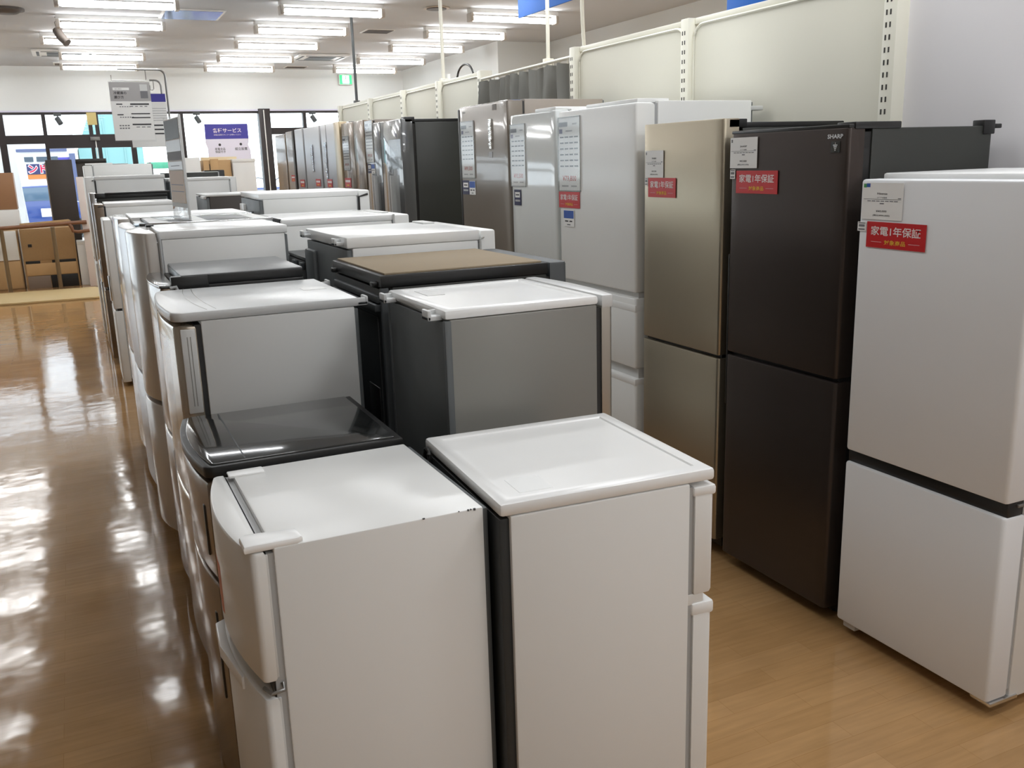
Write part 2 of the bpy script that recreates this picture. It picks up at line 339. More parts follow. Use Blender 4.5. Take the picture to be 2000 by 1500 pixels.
# ------------------------------------------------------------------ refrigerators
def door_profile(f, dt, W, bow, er=0.012):
    """plan of a door: bulging front, rounded front corners; starts with the two back corners"""
    pts = [(f+dt, W/2), (f+dt, -W/2)]
    er = min(er, dt*.9)
    xe = f + bow
    for k in range(6):
        a = PI/2*k/5; pts.append((xe+er-er*math.sin(a), -W/2+er-er*math.cos(a)))
    for i in range(1, 14):
        y = -(W/2-er) + (W-2*er)*i/14; pts.append((f + bow*(2*y/(W-2*er))**2, y))
    for k in range(6):
        a = PI/2*k/5; pts.append((xe+er-er*math.cos(a), W/2-er+er*math.sin(a)))
    return pts
def fridge(label, x0, x1, y0, y1, H, face, mb, md, doors, ml=None, lid=0.0, lid_over=False, lid_inset=0.0, lid_r=0.004, dt=0.055, gap=0.012,
           foot=0.03, bow=0.0, yaw=0.0, mback=BACK, bt=0.012, top_door=None, hinges=(), mh=None, seal=SEAL, mg=BLACK, group=None, dr=0.008, body_h=None, sidegap=0.0, er=.012):
    D, W = x1-x0, y1-y0
    root = thing('refrigerator', label, 'refrigerator', ((x0+x1)/2, (y0+y1)/2, 0), yaw + (0 if face < 0 else PI), group)
    f, b = -D/2, D/2
    Hb = body_h or H
    B().box(f+dt+gap, b-bt, -W/2, W/2, foot, Hb-lid, 0.004).obj('body', mb, root)
    B().box(f+dt-.003, f+dt+gap+.004, -W/2+.005, W/2-.005, foot+.03, Hb-lid-.010).obj('gasket', seal, root)
    B().box(b-bt-.001, b, -W/2+.008, W/2-.008, foot+.03, Hb-lid-.006, 0.003).obj('back_panel', mback, root)
    for sx in (f+dt+.05, b-.06):
        for sy in (-1, 1): B().cyl(sx, sy*(W/2-.05), 0, foot+.004, 0.018, 12).obj('foot', BLACK, root)
    if lid:
        lf = f if lid_over else f+dt+gap*.6
        L = B()
        if bow and lid_over:
            pp = [(q[0]-.004, q[1]) for q in door_profile(f, dt, W, bow, max(er, 0.02))]
            pp = [(b, W/2), (b, -W/2)] + pp[2:]
            L.prism(pp, Hb-lid, Hb, 'z', lid_r)
        elif lid_inset:
            t = bmesh.new(); bmesh.ops.create_cube(t, size=1)
            for v in t.verts: v.co = Vector(((lf+b)/2 + v.co.x*(b-lf), v.co.y*W, Hb-lid/2 + v.co.z*lid))
            top = [fc for fc in t.faces if fc.normal.z > .9]
            edges = [e for e in t.edges]
            bmesh.ops.bevel(t, geom=edges, offset=lid_r, segments=2, affect='EDGES', profile=.5)
            top = [fc for fc in t.faces if fc.normal.z > .99]
            bmesh.ops.inset_region(t, faces=top, thickness=lid_inset)
            top = [fc for fc in t.faces if fc.normal.z > .99 and all(abs(v.co.y) < W/2-lid_inset*.9 for v in fc.verts)]
            bmesh.ops.inset_region(t, faces=top, thickness=.004, depth=-.003)
            L._add(t, 0)
        else: L.box(lf, b, -W/2-.002, W/2+.002, Hb-lid, Hb, lid_r)
        L.obj('top_panel', ml or mb, root)
    prof = door_profile(f, dt, W-2*sidegap, bow, er)
    made = []
    for i, dspec in enumerate(doors):
        za, zb = dspec[0], dspec[1]
        m = dspec[2] if len(dspec) > 2 else md
        if len(dspec) > 3:       # a leaf that covers only part of the width
            ya, yb = dspec[3]*W, dspec[4]*W
            made.append(B().box(f, f+dt, ya, yb, za, zb, dr).obj('door', m, root)); continue
        made.append(B().prism(prof, za, zb, 'z', dr).obj('door', m, root))
    zs = sorted([(dd[0], dd[1]) for dd in doors if len(dd) < 4])
    for (a0, a1), (b0, b1) in zip(zs, zs[1:]):
        if b0 - a1 > 0.002:
            B().box(f+.020+bow, f+dt+gap, -W/2+.006, W/2-.006, a1-.004, b0+.004).obj('handle_groove', mg, root)
    for s in hinges:
        B().box(f+.012, f+.115, s*(W/2-.052)-.032, s*(W/2-.052)+.032, Hb-.002, Hb+.010, 0.004).obj('hinge_cover', mh or mb, root)
    root['_f'] = f
    return root, made, f, b, W
def strip(name, m, root, x0, x1, y0, y1, z0, z1, r=0.002, label=None): return B().box(x0, x1, y0, y1, z0, z1, r).obj(name, m, root, label=label)
def hook(root, b, y, z, m):
    """little spacer bracket at the upper back edge"""
    B().box(b-.004, b+.034, y-.022, y+.022, z-.020, z-.008, .003).box(b+.024, b+.034, y-.022, y+.022, z-.020, z+.006, .003).box(b-.004, b+.030, y-.022, y-.015, z-.02, z+.002, .002).obj('spacer_hook', m, root)
ISL, ISR, ROW = 'refrigerators in the left-hand column of the island', 'refrigerators in the right-hand column of the island', 'tall refrigerators along the display wall'

# --- island, left-hand column (doors towards the left aisle), from the camera away
r, dd, f, b, W = fridge('small white two-door refrigerator at the near left, orange sticker on its door', .165, .632, 1.497, 1.955, .872, -1, WHITE, WHITE,
    [(.05, .592), (.622, .868)], dt=.052, bow=.026, group=ISL, gap=.014, yaw=.004)
for z in (0, 1): strip('gasket_lip', LGREY, r, f+.050, f+.056, -W/2+.001, W/2-.001, (.055, .63)[z], (.59, .862)[z])
B().prism([(f+.018, -W/2+.002), (f+.018, -W/2+.052), (f+.030, -W/2+.062), (f+.115, -W/2+.050), (f+.118, -W/2+.006), (f+.108, -W/2+.001)], .868, .883, 'z', .005).obj('hinge_cover', WHITE_TOP, r)
B().box(f+.056, f+.13, W/2-.045, W/2-.008, .870, .876, .003).obj('hinge_cover', WHITE_TOP, r)
B().tube([(f+.060, -W/2+.004, .618), (f+.062, -W/2-.004, .607), (f+.040, -W/2-.003, .604), (f+.03, -W/2+.02, .606)], .0035, 8).obj('hinge_pin', DULLSTEEL, r)
B().prism([(f+.004, -.12), (f-.016, .02), (f-.010, .12), (f+.022, .14), (f+.03, -.12)], .560, .588, 'z', .004).obj('handle', WHITE_TOP, dd[0])
B().prism([(f+.0045+.0065*q, y) for y, q in ((-.08, 1), (0, 0), (.08, 1))] + [(f+.02, .08), (f+.02, -.08)], .66, .76, 'z').obj('sticker', ORANGEPRINT, dd[1], loc=(-.006, .02, 0), label='orange energy sticker')
for a, wd, ht in ((.028, .004, .004), (.036, .0025, .002), (.041, .003, .003), (.060, .002, .0012), (.128, .004, .002)):
    B().box(b-a-wd, b-a, -W/2-.0005, -W/2+.002, .8722-ht, .8724).obj('paint_chip', DGREY, r)

r, dd, f, b, W = fridge('small white two-door refrigerator in the foreground facing the display wall', .650, 1.117, 1.446, 1.924, .885, 1, WARMWHITE, WHITE,
    [(.04, .592), (.612, .848)], ml=WHITE_TOP, lid=.026, lid_over=True, lid_inset=.034, lid_r=.007, dt=.046, gap=.012, yaw=math.radians(-3), mback=BACKDARK, group=ISR, bt=.02)
for z in ((.565, .594), (.828, .850)): B().box(f-.004, f+.05, -W/2-.001, W/2+.001, z[0], z[1], .006).obj('door_cap', WHITE_TOP, r)
B().box(f+.02, f+.06, -W/2+.004, W/2-.004, .590, .615, .002).obj('hinge_block', WHITE, r)
strip('label_plate', mat('embossed white', (236, 238, 237), .3), r, b-.13, b-.06, W/2-.13, W/2-.05, .8814, .8824, 0)
B().tube([(b+.008 + .006*math.sin(9*a), -W/2+.045 + .022*math.cos(a), .842 + .030*math.sin(a)) for a in [i*.35 for i in range(40)]], .0045, 6).obj('power_cord', BLACK, r)

r, dd, f, b, W = fridge('small black refrigerator with a glossy glass top, behind the nearest left white one', .163, .626, 1.985, 2.442, .878, -1, BLACK, BROWNGLOSS,
    [(.05, .60), (.615, .842)], ml=BLACK, lid=.026, lid_over=True, bow=.020, dt=.062, mg=BLACK, seal=SEALDARK, mback=BACKDARK, group=ISL)
B().prism([(q[0]+.012, q[1]*.955) for q in [(b-.03, W/2), (b-.03, -W/2)]] + [(q[0]+.010, q[1]*.955) for q in door_profile(f, .06, W, .020, .014)[2:]], .8765, .8815, 'z', .002).obj('glass_top', BLACKGLASS, r)
strip('top_seam', DGREY, r, f+.105, f+.108, -W/2+.02, W/2-.02, .881, .8819, 0)
strip('drain_slot', BLACK, r, b-.16, b-.13, -W/2+.012, -W/2+.02, .8765, .8785, 0)
for k, (za, zb) in enumerate(((.30, .52), (.66, .78))): B().box(f+.0110, f+.03, -W/2+.045, -W/2+.062, za, zb, .003).obj('handle_recess', BLACK, dd[k])

r, dd, f, b, W = fridge('light grey refrigerator with rounded front, behind the small black glass-topped one', .180, .696, 2.545, 3.07, 1.135, -1, LGREY, mat('silver film door', (176, 166, 150), .2, metal=.5, coat=.4),
    [(.10, .60), (.612, 1.098)], ml=GREYTOP, lid=.026, lid_over=True, bow=.014, er=.036, dt=.07, gap=.014, group=ISL, lid_r=.006, seal=SEALDARK)
for k, zz in ((1, (.88, 1.07)), (0, (.2, .55))):
    g = B().box(f+.030, f+.068, -W/2-.002, -W/2+.012, zz[0]-.02, zz[1]+.02, .003).obj('edge_grip', LGREY, dd[k])
    for q in (0, 1): B().box(f+.045+q*.008, f+.0468+q*.008, -W/2-.0028, -W/2+.002, zz[0], zz[1]).obj('grip_line', STEEL, g)
hook(r, b, -W/2+.04, 1.128, GREYTOP); hook(r, b, W/2-.05, 1.128, GREYTOP)
for xa, xm, xb in ((.097, .081, .106), (.120, .112, .130)):
    B().tube([(f + xa*(1-t_)*(1-2*t_) + 4*xm*t_*(1-t_) + xb*t_*(2*t_-1), .262-.5*t_, 1.1350) for t_ in [k_/16 for k_ in range(17)]], .0010, 4).obj('top_seam', STEEL, r)
strip('label_plate', LGREY, r, b-.10, b-.03, -.02, .04, 1.1345, 1.1358, 0)
B().prism([(f+.026+.02*q, y) for y, q in ((-.2, .8), (-.1, .2), (0, 0))] + [(f+.05, 0), (f+.05, -.2)], .70, 1.05, 'z').obj('film', FILM, dd[1], loc=(-.030, 0, 0))

r, dd, f, b, W = fridge('black-sided refrigerator with a grey raised top, behind the light grey rounded one', .192, .668, 3.115, 3.565, 1.140, -1, BLACKSIDE, BROWNGLOSS,
    [(.10, .62), (.635, 1.136)], ml=BLACK, lid=.02, lid_over=False, bow=.02, dt=.062, seal=SEAL, mg=BLACK, group=ISL)
B().prism(door_profile(f-.002, .064, W, .02), 1.136, 1.144, 'z', .002).obj('door_cap', GREYGLASS, r)
B().box(f+.085, b, -W/2-.001, W/2+.001, 1.14, 1.170, .003).obj('raised_top', BLACK, r)
B().box(f+.087, b-.001, -W/2+.001, W/2-.001, 1.168, 1.173, .002).obj('top_sheet', mat('grey metal top', (128, 130, 131), .35, noise=.05), r)
B().box(f+.055, f+.17, -W/2-.004, -W/2+.03, 1.118, 1.170, .004).obj('hinge_cover', BLACK, r)
B().tube([(f+.05, -W/2-.004, 1.135), (f+.068, -W/2-.004, 1.138), (f+.074, -W/2-.004, 1.12), (f+.074, -W/2-.004, .95)], .006, 8).obj('door_seal_edge', SEAL, r)
for k, (za, zb) in enumerate(((.35, .58), (.93, 1.06))): B().box(f+.0075, f+.03, -W/2+.07, -W/2+.088, za, zb, .003).obj('handle_recess', BLACK, dd[k])

r, dd, f, b, W = fridge('white refrigerator with a strongly rounded front, behind the grey raised top', .163, .738, 3.66, 4.15, 1.282, -1, WHITE, WHITE_DIMMED,
    [(.10, .62), (.635, 1.278)], ml=WHITE_TOP, lid=.030, bow=.055, dt=.095, gap=.016, group=ISL, seal=SEAL)
B().tube([(f+.098, -W/2-.003, 1.278), (f+.104, -W/2-.003, 1.25), (f+.104, -W/2-.003, .7)], .006, 8).obj('door_seal_edge', SEAL, r)
B().box(f+.088, f+.118, W/2-.10, W/2-.06, 1.278, 1.288, .003).obj('hinge_cover', BLACK, r)
for k, (za, zb) in enumerate(((.40, .58), (1.00, 1.14))): B().box(f+.010, f+.03, W/2-.16, W/2-.14, za, zb, .004).obj('handle_recess', BLACK, dd[k])
strip('brand_plate', LGREY, r, f+.16, f+.22, -W/2+.03, -W/2+.055, 1.2815, 1.2826, 0)

r, dd, f, b, W = fridge('pale grey refrigerator under a dark glass top plate carrying the upright sign', .165, .80, 4.27, 4.86, 1.268, -1, WHITE, PALESILVER,
    [(.10, .62), (.635, 1.264)], ml=GREYTOP, lid=.028, bow=.02, dt=.07, group=ISL)
tp = B().box(f+.115, b-.0, -W/2+.01, W/2-.04, 1.268, 1.280, .003).obj('top_plate', mat('dark grey top plate', (74, 76, 77), .4), r)
B().box(f+.11, b+.002, -W/2+.004, -W/2+.012, 1.268, 1.283, .002).box(f+.11, b+.002, W/2-.042, W/2-.034, 1.268, 1.283, .002).obj('plate_trim', CHROME, tp)
B().box(f+.12, f+.20, -W/2+.03, W/2-.06, 1.2802, 1.2812).box(f+.30, f+.36, -W/2+.03, W/2-.06, 1.2802, 1.2812).box(b-.08, b-.01, -W/2+.03, W/2-.06, 1.2802, 1.2812).obj('plate_stripe', LGREY, tp)
B().box(f+.06, f+.11, -W/2+.05, -W/2+.20, 1.268, 1.276, .003).obj('protective_tape', mat('pale blue film', (178, 205, 226), .3), r)
B().box(f+.075, f+.11, -W/2+.01, -W/2+.05, 1.266, 1.282, .003).obj('hinge_cover', BLACK, r)
B().box(f+.003, f+.03, W/2-.16, W/2-.14, .95, 1.1, .004).obj('handle_recess', BLACK, dd[1])

fridge('white refrigerator mostly hidden behind the one with the dark glass top plate', .165, .806, 4.92, 5.46, 1.282, -1, WHITE, WHITE_DIMMED,
    [(.10, .60), (.615, 1.278)], ml=WHITE_TOP, lid=.03, bow=.015, dt=.07, group=ISL)
r, dd, f, b, W = fridge('white refrigerator seen as a narrow strip past the gap in the island', .160, .72, 7.0, 7.5, 1.186, -1, WHITE, WARMWHITE,
    [(.035, .55), (.565, 1.182)], ml=WHITE_TOP, lid=.02, dt=.055, group=ISL)
B().box(f-.012, f+.01, -W/2+.03, -W/2+.06, .62, .80, .006).obj('handle', CHROME, dd[1])
r, dd, f, b, W = fridge('white refrigerator with a black hinge corner, in front of the far black-topped one', .132, .722, 7.9, 8.45, 1.267, -1, WHITE, BROWNGLOSS,
    [(.05, .60), (.62, 1.262)], ml=WHITE_TOP, lid=.03, dt=.07, group=ISL)
B().tube([(f+.03, -W/2-.003, 1.245), (f+.078, -W/2-.003, 1.245), (f+.078, -W/2-.003, 1.05)], .006, 6).obj('door_seal_edge', SEALDARK, r)
B().box(f-.012, f+.01, -W/2+.03, -W/2+.06, .66, .84, .006).obj('handle', CHROME, dd[1])
r, dd, f, b, W = fridge('far black refrigerator with a thick black top and a bright steel door edge', .122, .735, 8.6, 9.1, 1.322, -1, BLACKSIDE, CHROME,
    [(.05, .60), (.62, 1.335)], ml=BLACK, lid=.034, dt=.05, group=ISL, seal=SEALDARK)
B().box(f+.04, f+.12, -W/2-.004, -W/2+.05, 1.29, 1.33, .004).obj('hinge_cover', BLACK, r)
B().box(f+.12, b+.03, -W/2-.012, -W/2+.1, 1.318, 1.334, .006).obj('top_rail', BLACK, r)
r, dd, f, b, W = fridge('tall white refrigerator directly before the tallest white one, far left of the island', .108, .785, 9.22, 9.76, 1.468, -1, WHITE, WARMWHITE,
    [(.05, .70), (.72, 1.464)], ml=WHITE_TOP, lid=.034, dt=.075, group=ISL)
B().tube([(f+.06, -W/2-.003, 1.432), (f+.086, -W/2-.003, 1.432), (f+.086, -W/2-.003, 1.0)], .005, 6).obj('door_seal_edge', SEALDARK, r)
r, dd, f, b, W = fridge('tallest white refrigerator at the far end of the left island column', .12, .742, 9.86, 10.42, 1.572, -1, WHITE, WARMWHITE,
    [(.05, .80), (.82, 1.568)], dt=.075, group=ISL)
B().box(f+.02, f+.26, -W/2+.0, -W/2+.12, 1.571, 1.588, .003).obj('hinge_cover', WHITE_TOP, r)
B().box(f+.26, f+.40, -W/2+.01, -W/2+.06, 1.571, 1.580, .003).obj('hinge_arm', SEAL, r)

# --- island, right-hand column (doors towards the display wall)
r, dd, f, b, W = fridge('dark silver refrigerator with a white rimmed top, behind the foreground white one', .774, 1.262, 2.062, 2.515, 1.152, 1, STEEL, SILVER,
    [(.06, .60), (.615, 1.132)], ml=WHITE_TOP, lid=.024, lid_inset=.03, lid_r=.008, bow=.018, dt=.052, gap=.014, group=ISR, seal=SEALDARK, mback=BACK)
B().prism(door_profile(f-.003, .055, W+.004, .018), 1.118, 1.153, 'z', .006).obj('door_cap', mat('pale silver plastic', (206, 207, 206), .3), r)
hook(r, b, -W/2+.05, 1.145, GREYTOP); hook(r, b, W/2-.05, 1.145, GREYTOP)
strip('label_plate', LGREY, r, b-.11, b-.06, -W/2+.06, -W/2+.17, 1.1490, 1.1502, 0)
strip('corner_bead', BACK, r, b-.016, b+.002, W/2-.014, W/2+.001, .04, 1.126, .003)
strip('corner_bead', BACK, r, b-.016, b+.002, -W/2-.001, -W/2+.014, .04, 1.126, .003)

r, dd, f, b, W = fridge('black refrigerator with a scuffed brown board top, behind the dark silver one', .777, 1.385, 2.575, 3.125, 1.150, 1, BLACKSIDE, DGREY,
    [(.05, .60), (.615, 1.186)], dt=.06, group=ISR, seal=SEALDARK, mback=BACKDARK, bt=.03)
B().box(f+.068, b+.004, -W/2-.003, W/2+.003, 1.150, 1.186, .004).obj('top_frame', BLACK, r)
B().box(f+.085, b-.012, -W/2+.008, W/2-.008, 1.184, 1.192, .002).obj('top_board', CORK, r, label='scuffed brown board top')
for k, q in enumerate((1.125, 1.10)): B().box(b-.004, b+.012+.008*k, -W/2+.03, W/2-.02, q-.022, q, .004).obj('back_rib', DGREY, r)
B().box(b-.002, b+.006, -W/2+.05, W/2-.05, .25, 1.06, .004).obj('back_cover', BACKDARK, r)
B().box(b+.004, b+.010, W/2-.17, W/2-.06, .62, .84, .003).obj('rating_plate', BLACK, r)
B().box(b-.02, b+.004, W/2-.016, W/2+.001, .04, 1.15, .003).obj('corner_bead', DGREY, r)
B().box(b-.004, b+.02, W/2-.06, W/2-.03, 1.15, 1.165, .004).box(b-.004, b+.02, -W/2+.03, -W/2+.06, 1.15, 1.165, .004).obj('spacer_hook', BLACK, r)

r, dd, f, b, W = fridge('white refrigerator with a grey back, directly behind the brown board top', .838, 1.405, 3.165, 3.785, 1.255, 1, WHITE, WHITE,
    [(.05, .62), (.635, 1.252)], ml=WHITE_TOP, lid=.038, dt=.06, group=ISR, bt=.02)
hook(r, b, -W/2+.06, 1.245, GREYTOP); hook(r, b, W/2-.06, 1.245, GREYTOP)
B().box(b-.004, b+.02, -W/2+.03, -W/2+.17, .1, 1.18, .012).obj('back_duct', BACK, r)
B().tube([(f+.064, W/2+.002, 1.10), (f+.064, W/2+.002, 1.222), (f+.05, W/2+.002, 1.228)], .005, 6).obj('door_seal_edge', LGREY, r)
B().box(f+.07, f+.12, -W/2+.02, -W/2+.16, 1.254, 1.262, .003).obj('hinge_cover', LGREY, r)

r, dd, f, b, W = fridge('low black refrigerator, only its back top corner showing between the white ones', .838, 1.35, 3.84, 4.22, 1.132, 1, BLACK, BLACK,
    [(.05, .60), (.615, 1.13)], ml=mat('dark grey plastic top', (66, 68, 68), .4), lid=.012, dt=.05, group=ISR, mback=BLACK)
B().box(b-.002, b+.014, -.02, .03, 1.08, 1.11, .004).obj('back_clip', DGREY, r)
B().box(b-.002, b+.014, W/2-.07, W/2-.02, 1.08, 1.11, .004).obj('back_clip', DGREY, r)

r, dd, f, b, W = fridge('white refrigerator with a dark strip along its back top edge', .836, 1.445, 4.268, 4.90, 1.267, 1, WHITE, WHITE,
    [(.05, .62), (.635, 1.264)], ml=WHITE_TOP, lid=.030, dt=.075, group=ISR, lid_inset=.03, lid_r=.006)
B().box(b-.006, b+.004, -W/2+.0, W/2-.02, 1.250, 1.270, .003).obj('back_strip', BLACK, r)
B().tube([(f+.079, W/2+.003, 1.1), (f+.079, W/2+.003, 1.268)], .006, 6).obj('door_seal_edge', LGREY, r)
B().box(f+.04, f+.10, -.12, .12, 1.264, 1.270, .002).obj('hinge_cover', LGREY, r)

r, dd, f, b, W = fridge('large white refrigerator with a bent black hinge line, before the charcoal doors', .885, 1.475, 4.975, 5.71, 1.366, 1, WHITE, WHITE,
    [(.05, .66), (.675, 1.366)], ml=WHITE_TOP, lid=.028, dt=.06, group=ISR, yaw=math.radians(-2), bt=.02)
B().tube([(f+.012, W/2+.003, 1.345), (f+.062, W/2+.003, 1.332), (f+.064, W/2+.003, 1.2)], .006, 6).obj('door_seal_edge', SEALDARK, r)
B().box(b-.004, b+.016, -W/2+.04, -W/2+.2, 1.24, 1.30, .004).obj('back_clip', WHITE, r)
B().box(b-.004, b+.012, -.1, .12, .3, 1.27, .004).obj('back_cover', BACK, r)

r, dd, f, b, W = fridge('dark brown refrigerator with a grey back, seen past the upright sign', .86, 1.46, 7.0, 7.62, 1.322, 1, BROWNSIDE, DGREY,
    [(.05, .62), (.635, 1.32)], ml=LGREY, lid=.014, dt=.06, group=ISR, bt=.02)
B().box(b-.004, b+.02, W/2-.2, W/2-.02, 1.292, 1.312, .006).obj('back_handle', LGREY, r)
r, dd, f, b, W = fridge('far white refrigerator with a vertical seam, right of the upright sign', .82, 1.432, 9.3, 9.9, 1.428, 1, WHITE, WHITE,
    [(.05, .66), (.675, 1.426)], ml=WHITE_TOP, lid=.03, dt=.055, group=ISR)
strip('door_seal_edge', SEAL, r, f+.055, f+.067, W/2-.004, W/2+.003, .1, 1.39)
r, dd, f, b, W = fridge('far black refrigerator behind the far white one right of the upright sign', .86, 1.46, 10.2, 10.76, 1.478, 1, BLACKSIDE, BLACK,
    [(.05, .66), (.675, 1.490)], ml=WHITE_TOP, lid=.008, dt=.055, group=ISR, seal=SEALDARK)
B().box(f+.06, f+.2, W/2-.1, W/2+.002, 1.478, 1.490, .003).obj('hinge_cover', BLACK, r)
strip('door_seal_edge', SEAL, r, f+.055, f+.068, W/2-.004, W/2+.004, .1, 1.475)

# --- tall row along the display wall (doors towards the island)
FX = 2.04
r, dd, f, b, W = fridge('white two-door refrigerator with a black band between its doors', FX, 2.62, 1.468, 2.017, 1.417, -1, WHITE, mat('matt white door', (231, 233, 235), .4),
    [(.048, .575), (.612, 1.417)], dt=.075, gap=.014, foot=.036, mg=BLACK, group=ROW, body_h=1.408)
B().box(f+.012, f+.07, -W/2+.004, W/2-.001, .570, .616, .006).obj('handle_band', BLACK, r)
B().box(f+.045, f+.16, -W/2-.002, -W/2+.05, .598, .606, .002).obj('hinge_plate', DULLSTEEL, r)
B().box(f+.085, b-.02, -W/2+.01, W/2-.0, 1.407, 1.432, .006).obj('top_panel', WHITE_TOP, r)
B().box(f+.012, f+.12, -W/2-.004, -W/2+.06, .034, .046, .003).obj('hinge_plate', CHROME, r)
B().box(f+.012, f+.06, W/2-.07, W/2-.02, .026, .046, .004).obj('leveller', LGREY, r)

r, dd, f, b, W = fridge('dark brown two-door refrigerator with a silver maker name, right of the champagne one', FX, 2.64, 2.072, 2.604, 1.569, -1, BLACKSIDE, DBROWN,
    [(.050, .806), (.818, 1.563)], dt=.06, gap=.03, mg=BLACK, seal=BLACK, group=ROW, dr=.005, mback=BLACK, body_h=1.560)
B().box(f+.0, f+.066, -W/2, W/2, 1.561, 1.572, .003).obj('door_cap', BLACK, r)
B().box(f+.02, f+.20, -W/2-.004, -W/2+.07, 1.558, 1.578, .003).obj('hinge_cover', BLACK, r)
B().box(b-.05, b+.0, -W/2-.004, -W/2+.04, 1.535, 1.578, .003).box(b-.002, b+.03, -W/2-.004, -W/2+.02, 1.552, 1.566, .003).obj('spacer_hook', BLACK, r)
B().box(f+.05, f+.1, -W/2+.02, W/2-.02, .028, .05, .002).obj('kick_plate', BLACK, r)
B().box(f+.004, f+.05, W/2-.002, W/2+.008, .62, 1.16, .003).obj('handle_edge', BLACK, dd[1])
lg = B().box(-.0005, .0005, -.0005, .0005, -.0005, .0005).obj('maker_plate', mat('silver lettering', (214, 216, 218), .3, metal=.6), dd[1], loc=(f-.0008, -W/2+.052, 1.539), rot=ROT_AISLE)
text('SHARP', .062, MATS['silver lettering'], lg, 0, 0, h=.0125, bold=.03, z=.001)
pc = B().box(-.0185, .0185, -.0165, .0165, -.0002, .0008).obj('emblem_plate', BLACKGLASS, dd[1], loc=(f-.0012, -W/2+.050, 1.509), rot=ROT_AISLE)
q = B()
for ri_, n_ in enumerate((4, 3, 2, 1)):
    for k_ in range(n_): q.cyl((k_-(n_-1)/2)*.0044, .0052-ri_*.0048, .0008, .0014, .0019, 8)
q.tube([(0, .008, .0012), (.001, .0125, .0012)], .0006, 5); q.obj('emblem_dots', MATS['silver lettering'], pc)

r, dd, f, b, W = fridge('champagne steel two-door refrigerator between the dark brown one and the tall white ones', FX, 2.64, 2.648, 3.145, 1.617, -1, BLACKSIDE, CHAMP,
    [(.075, .778), (.790, 1.617)], dt=.065, gap=.016, group=ROW, dr=.004, mback=BLACK, body_h=1.585, seal=SEALDARK)
B().box(f+.022, f+.10, -W/2+.0, -W/2+.14, 1.585, 1.615, .003).obj('hinge_cover', BLACK, r)
B().box(f+.05, f+.1, -W/2+.02, W/2-.02, .03, .075, .002).obj('kick_plate', BLACK, r)
B().box(f+.065, b-.05, -W/2+.01, W/2-.01, 1.584, 1.604, .003).obj('top_panel', BLACK, r)

r, dd, f, b, W = fridge('tall white three-door refrigerator with a red card, left of the champagne one', FX, 2.62, 3.203, 3.852, 1.712, -1, WHITE, WHITE,
    [(.06, .585), (.632, .932), (.952, 1.706)], dt=.088, gap=.016, group=ROW, dr=.012, mg=mat('pale grip recess', (206, 206, 204), .45))
for z in (.600, .918): pass
for k, (za, zb) in enumerate(((.590, .634), (.905, .934))): pass
B().box(f-.002, f+.09, -W/2-.001, W/2+.001, .560, .590, .006).obj('drawer_grip', WHITE_TOP, r)
B().box(f-.002, f+.09, -W/2-.001, W/2+.001, .872, .905, .006).obj('drawer_grip', WHITE_TOP, r)
B().box(f+.06, f+.12, -W/2-.003, -W/2+.05, .934, .946, .003).obj('hinge_plate', DULLSTEEL, r)
B().box(f+.02, f+.17, -W/2+.02, W/2-.22, 1.705, 1.722, .004).obj('top_cover', WHITE_TOP, r)
B().box(b-.02, b+.05, -W/2+.0, -W/2+.05, 1.672, 1.690, .004).obj('spacer_hook', LGREY, r)

r, dd, f, b, W = fridge('tall glossy white refrigerator with a navy tag, beside the bronze grey one', FX, 2.62, 3.888, 4.372, 1.722, -1, WHITE, WHITE_GLOSS,
    [(.06, .60), (.62, .94), (.955, 1.718)], dt=.075, group=ROW, dr=.01, mg=LGREY)
B().box(f+.01, f+.2, -W/2+.01, -W/2+.22, 1.716, 1.732, .004).obj('top_cover', WHITE_TOP, r)

r, dd, f, b, W = fridge('tall bronze grey glossy refrigerator with a foil strip, left of the glossy white one', FX, 2.61, 4.400, 5.055, 1.800, -1, BRONZESIDE, BRONZE,
    [(.06, .62), (.64, .95), (.965, 1.797)], dt=.085, gap=.012, group=ROW, dr=.010, seal=SEALDARK)
B().box(f-.003, f+.06, W/2-.012, W/2+.012, .97, 1.785, .004).obj('edge_trim', BLACK, dd[2])
B().box(f-.0016, f+.004, -W/2+.055, -W/2+.10, .2, 1.79, 0).obj('door_seam', DARKVENT, dd[2]) if False else None
q = B(); rz = random.Random(3); pts = []
for i in range(16):
    z = 1.565 + i*.0095; wv = .012 + .010*rz.random()
    q.box(f-.010+.004*rz.random(), f+.002, -W/2+.215-wv, -W/2+.215+wv, z-.006, z+.006, .002)
q.obj('foil_strip', mat('crinkled foil', (232, 232, 230), .12, metal=.9), dd[2])
B().box(f-.0015, f+.003, -W/2+.20, -W/2+.245, 1.515, 1.545).box(f-.0015, f+.003, -W/2+.135, -W/2+.185, 1.755, 1.785).obj('clear_tape', mat('brown translucent tape', (112, 100, 90), .2), dd[2])
mp_ = B().box(-.02, .02, -.004, .004, 0, .0006).obj('maker_plate', STEEL, dd[2], loc=(f-.001, W/2-.075, 1.765), rot=ROT_AISLE)

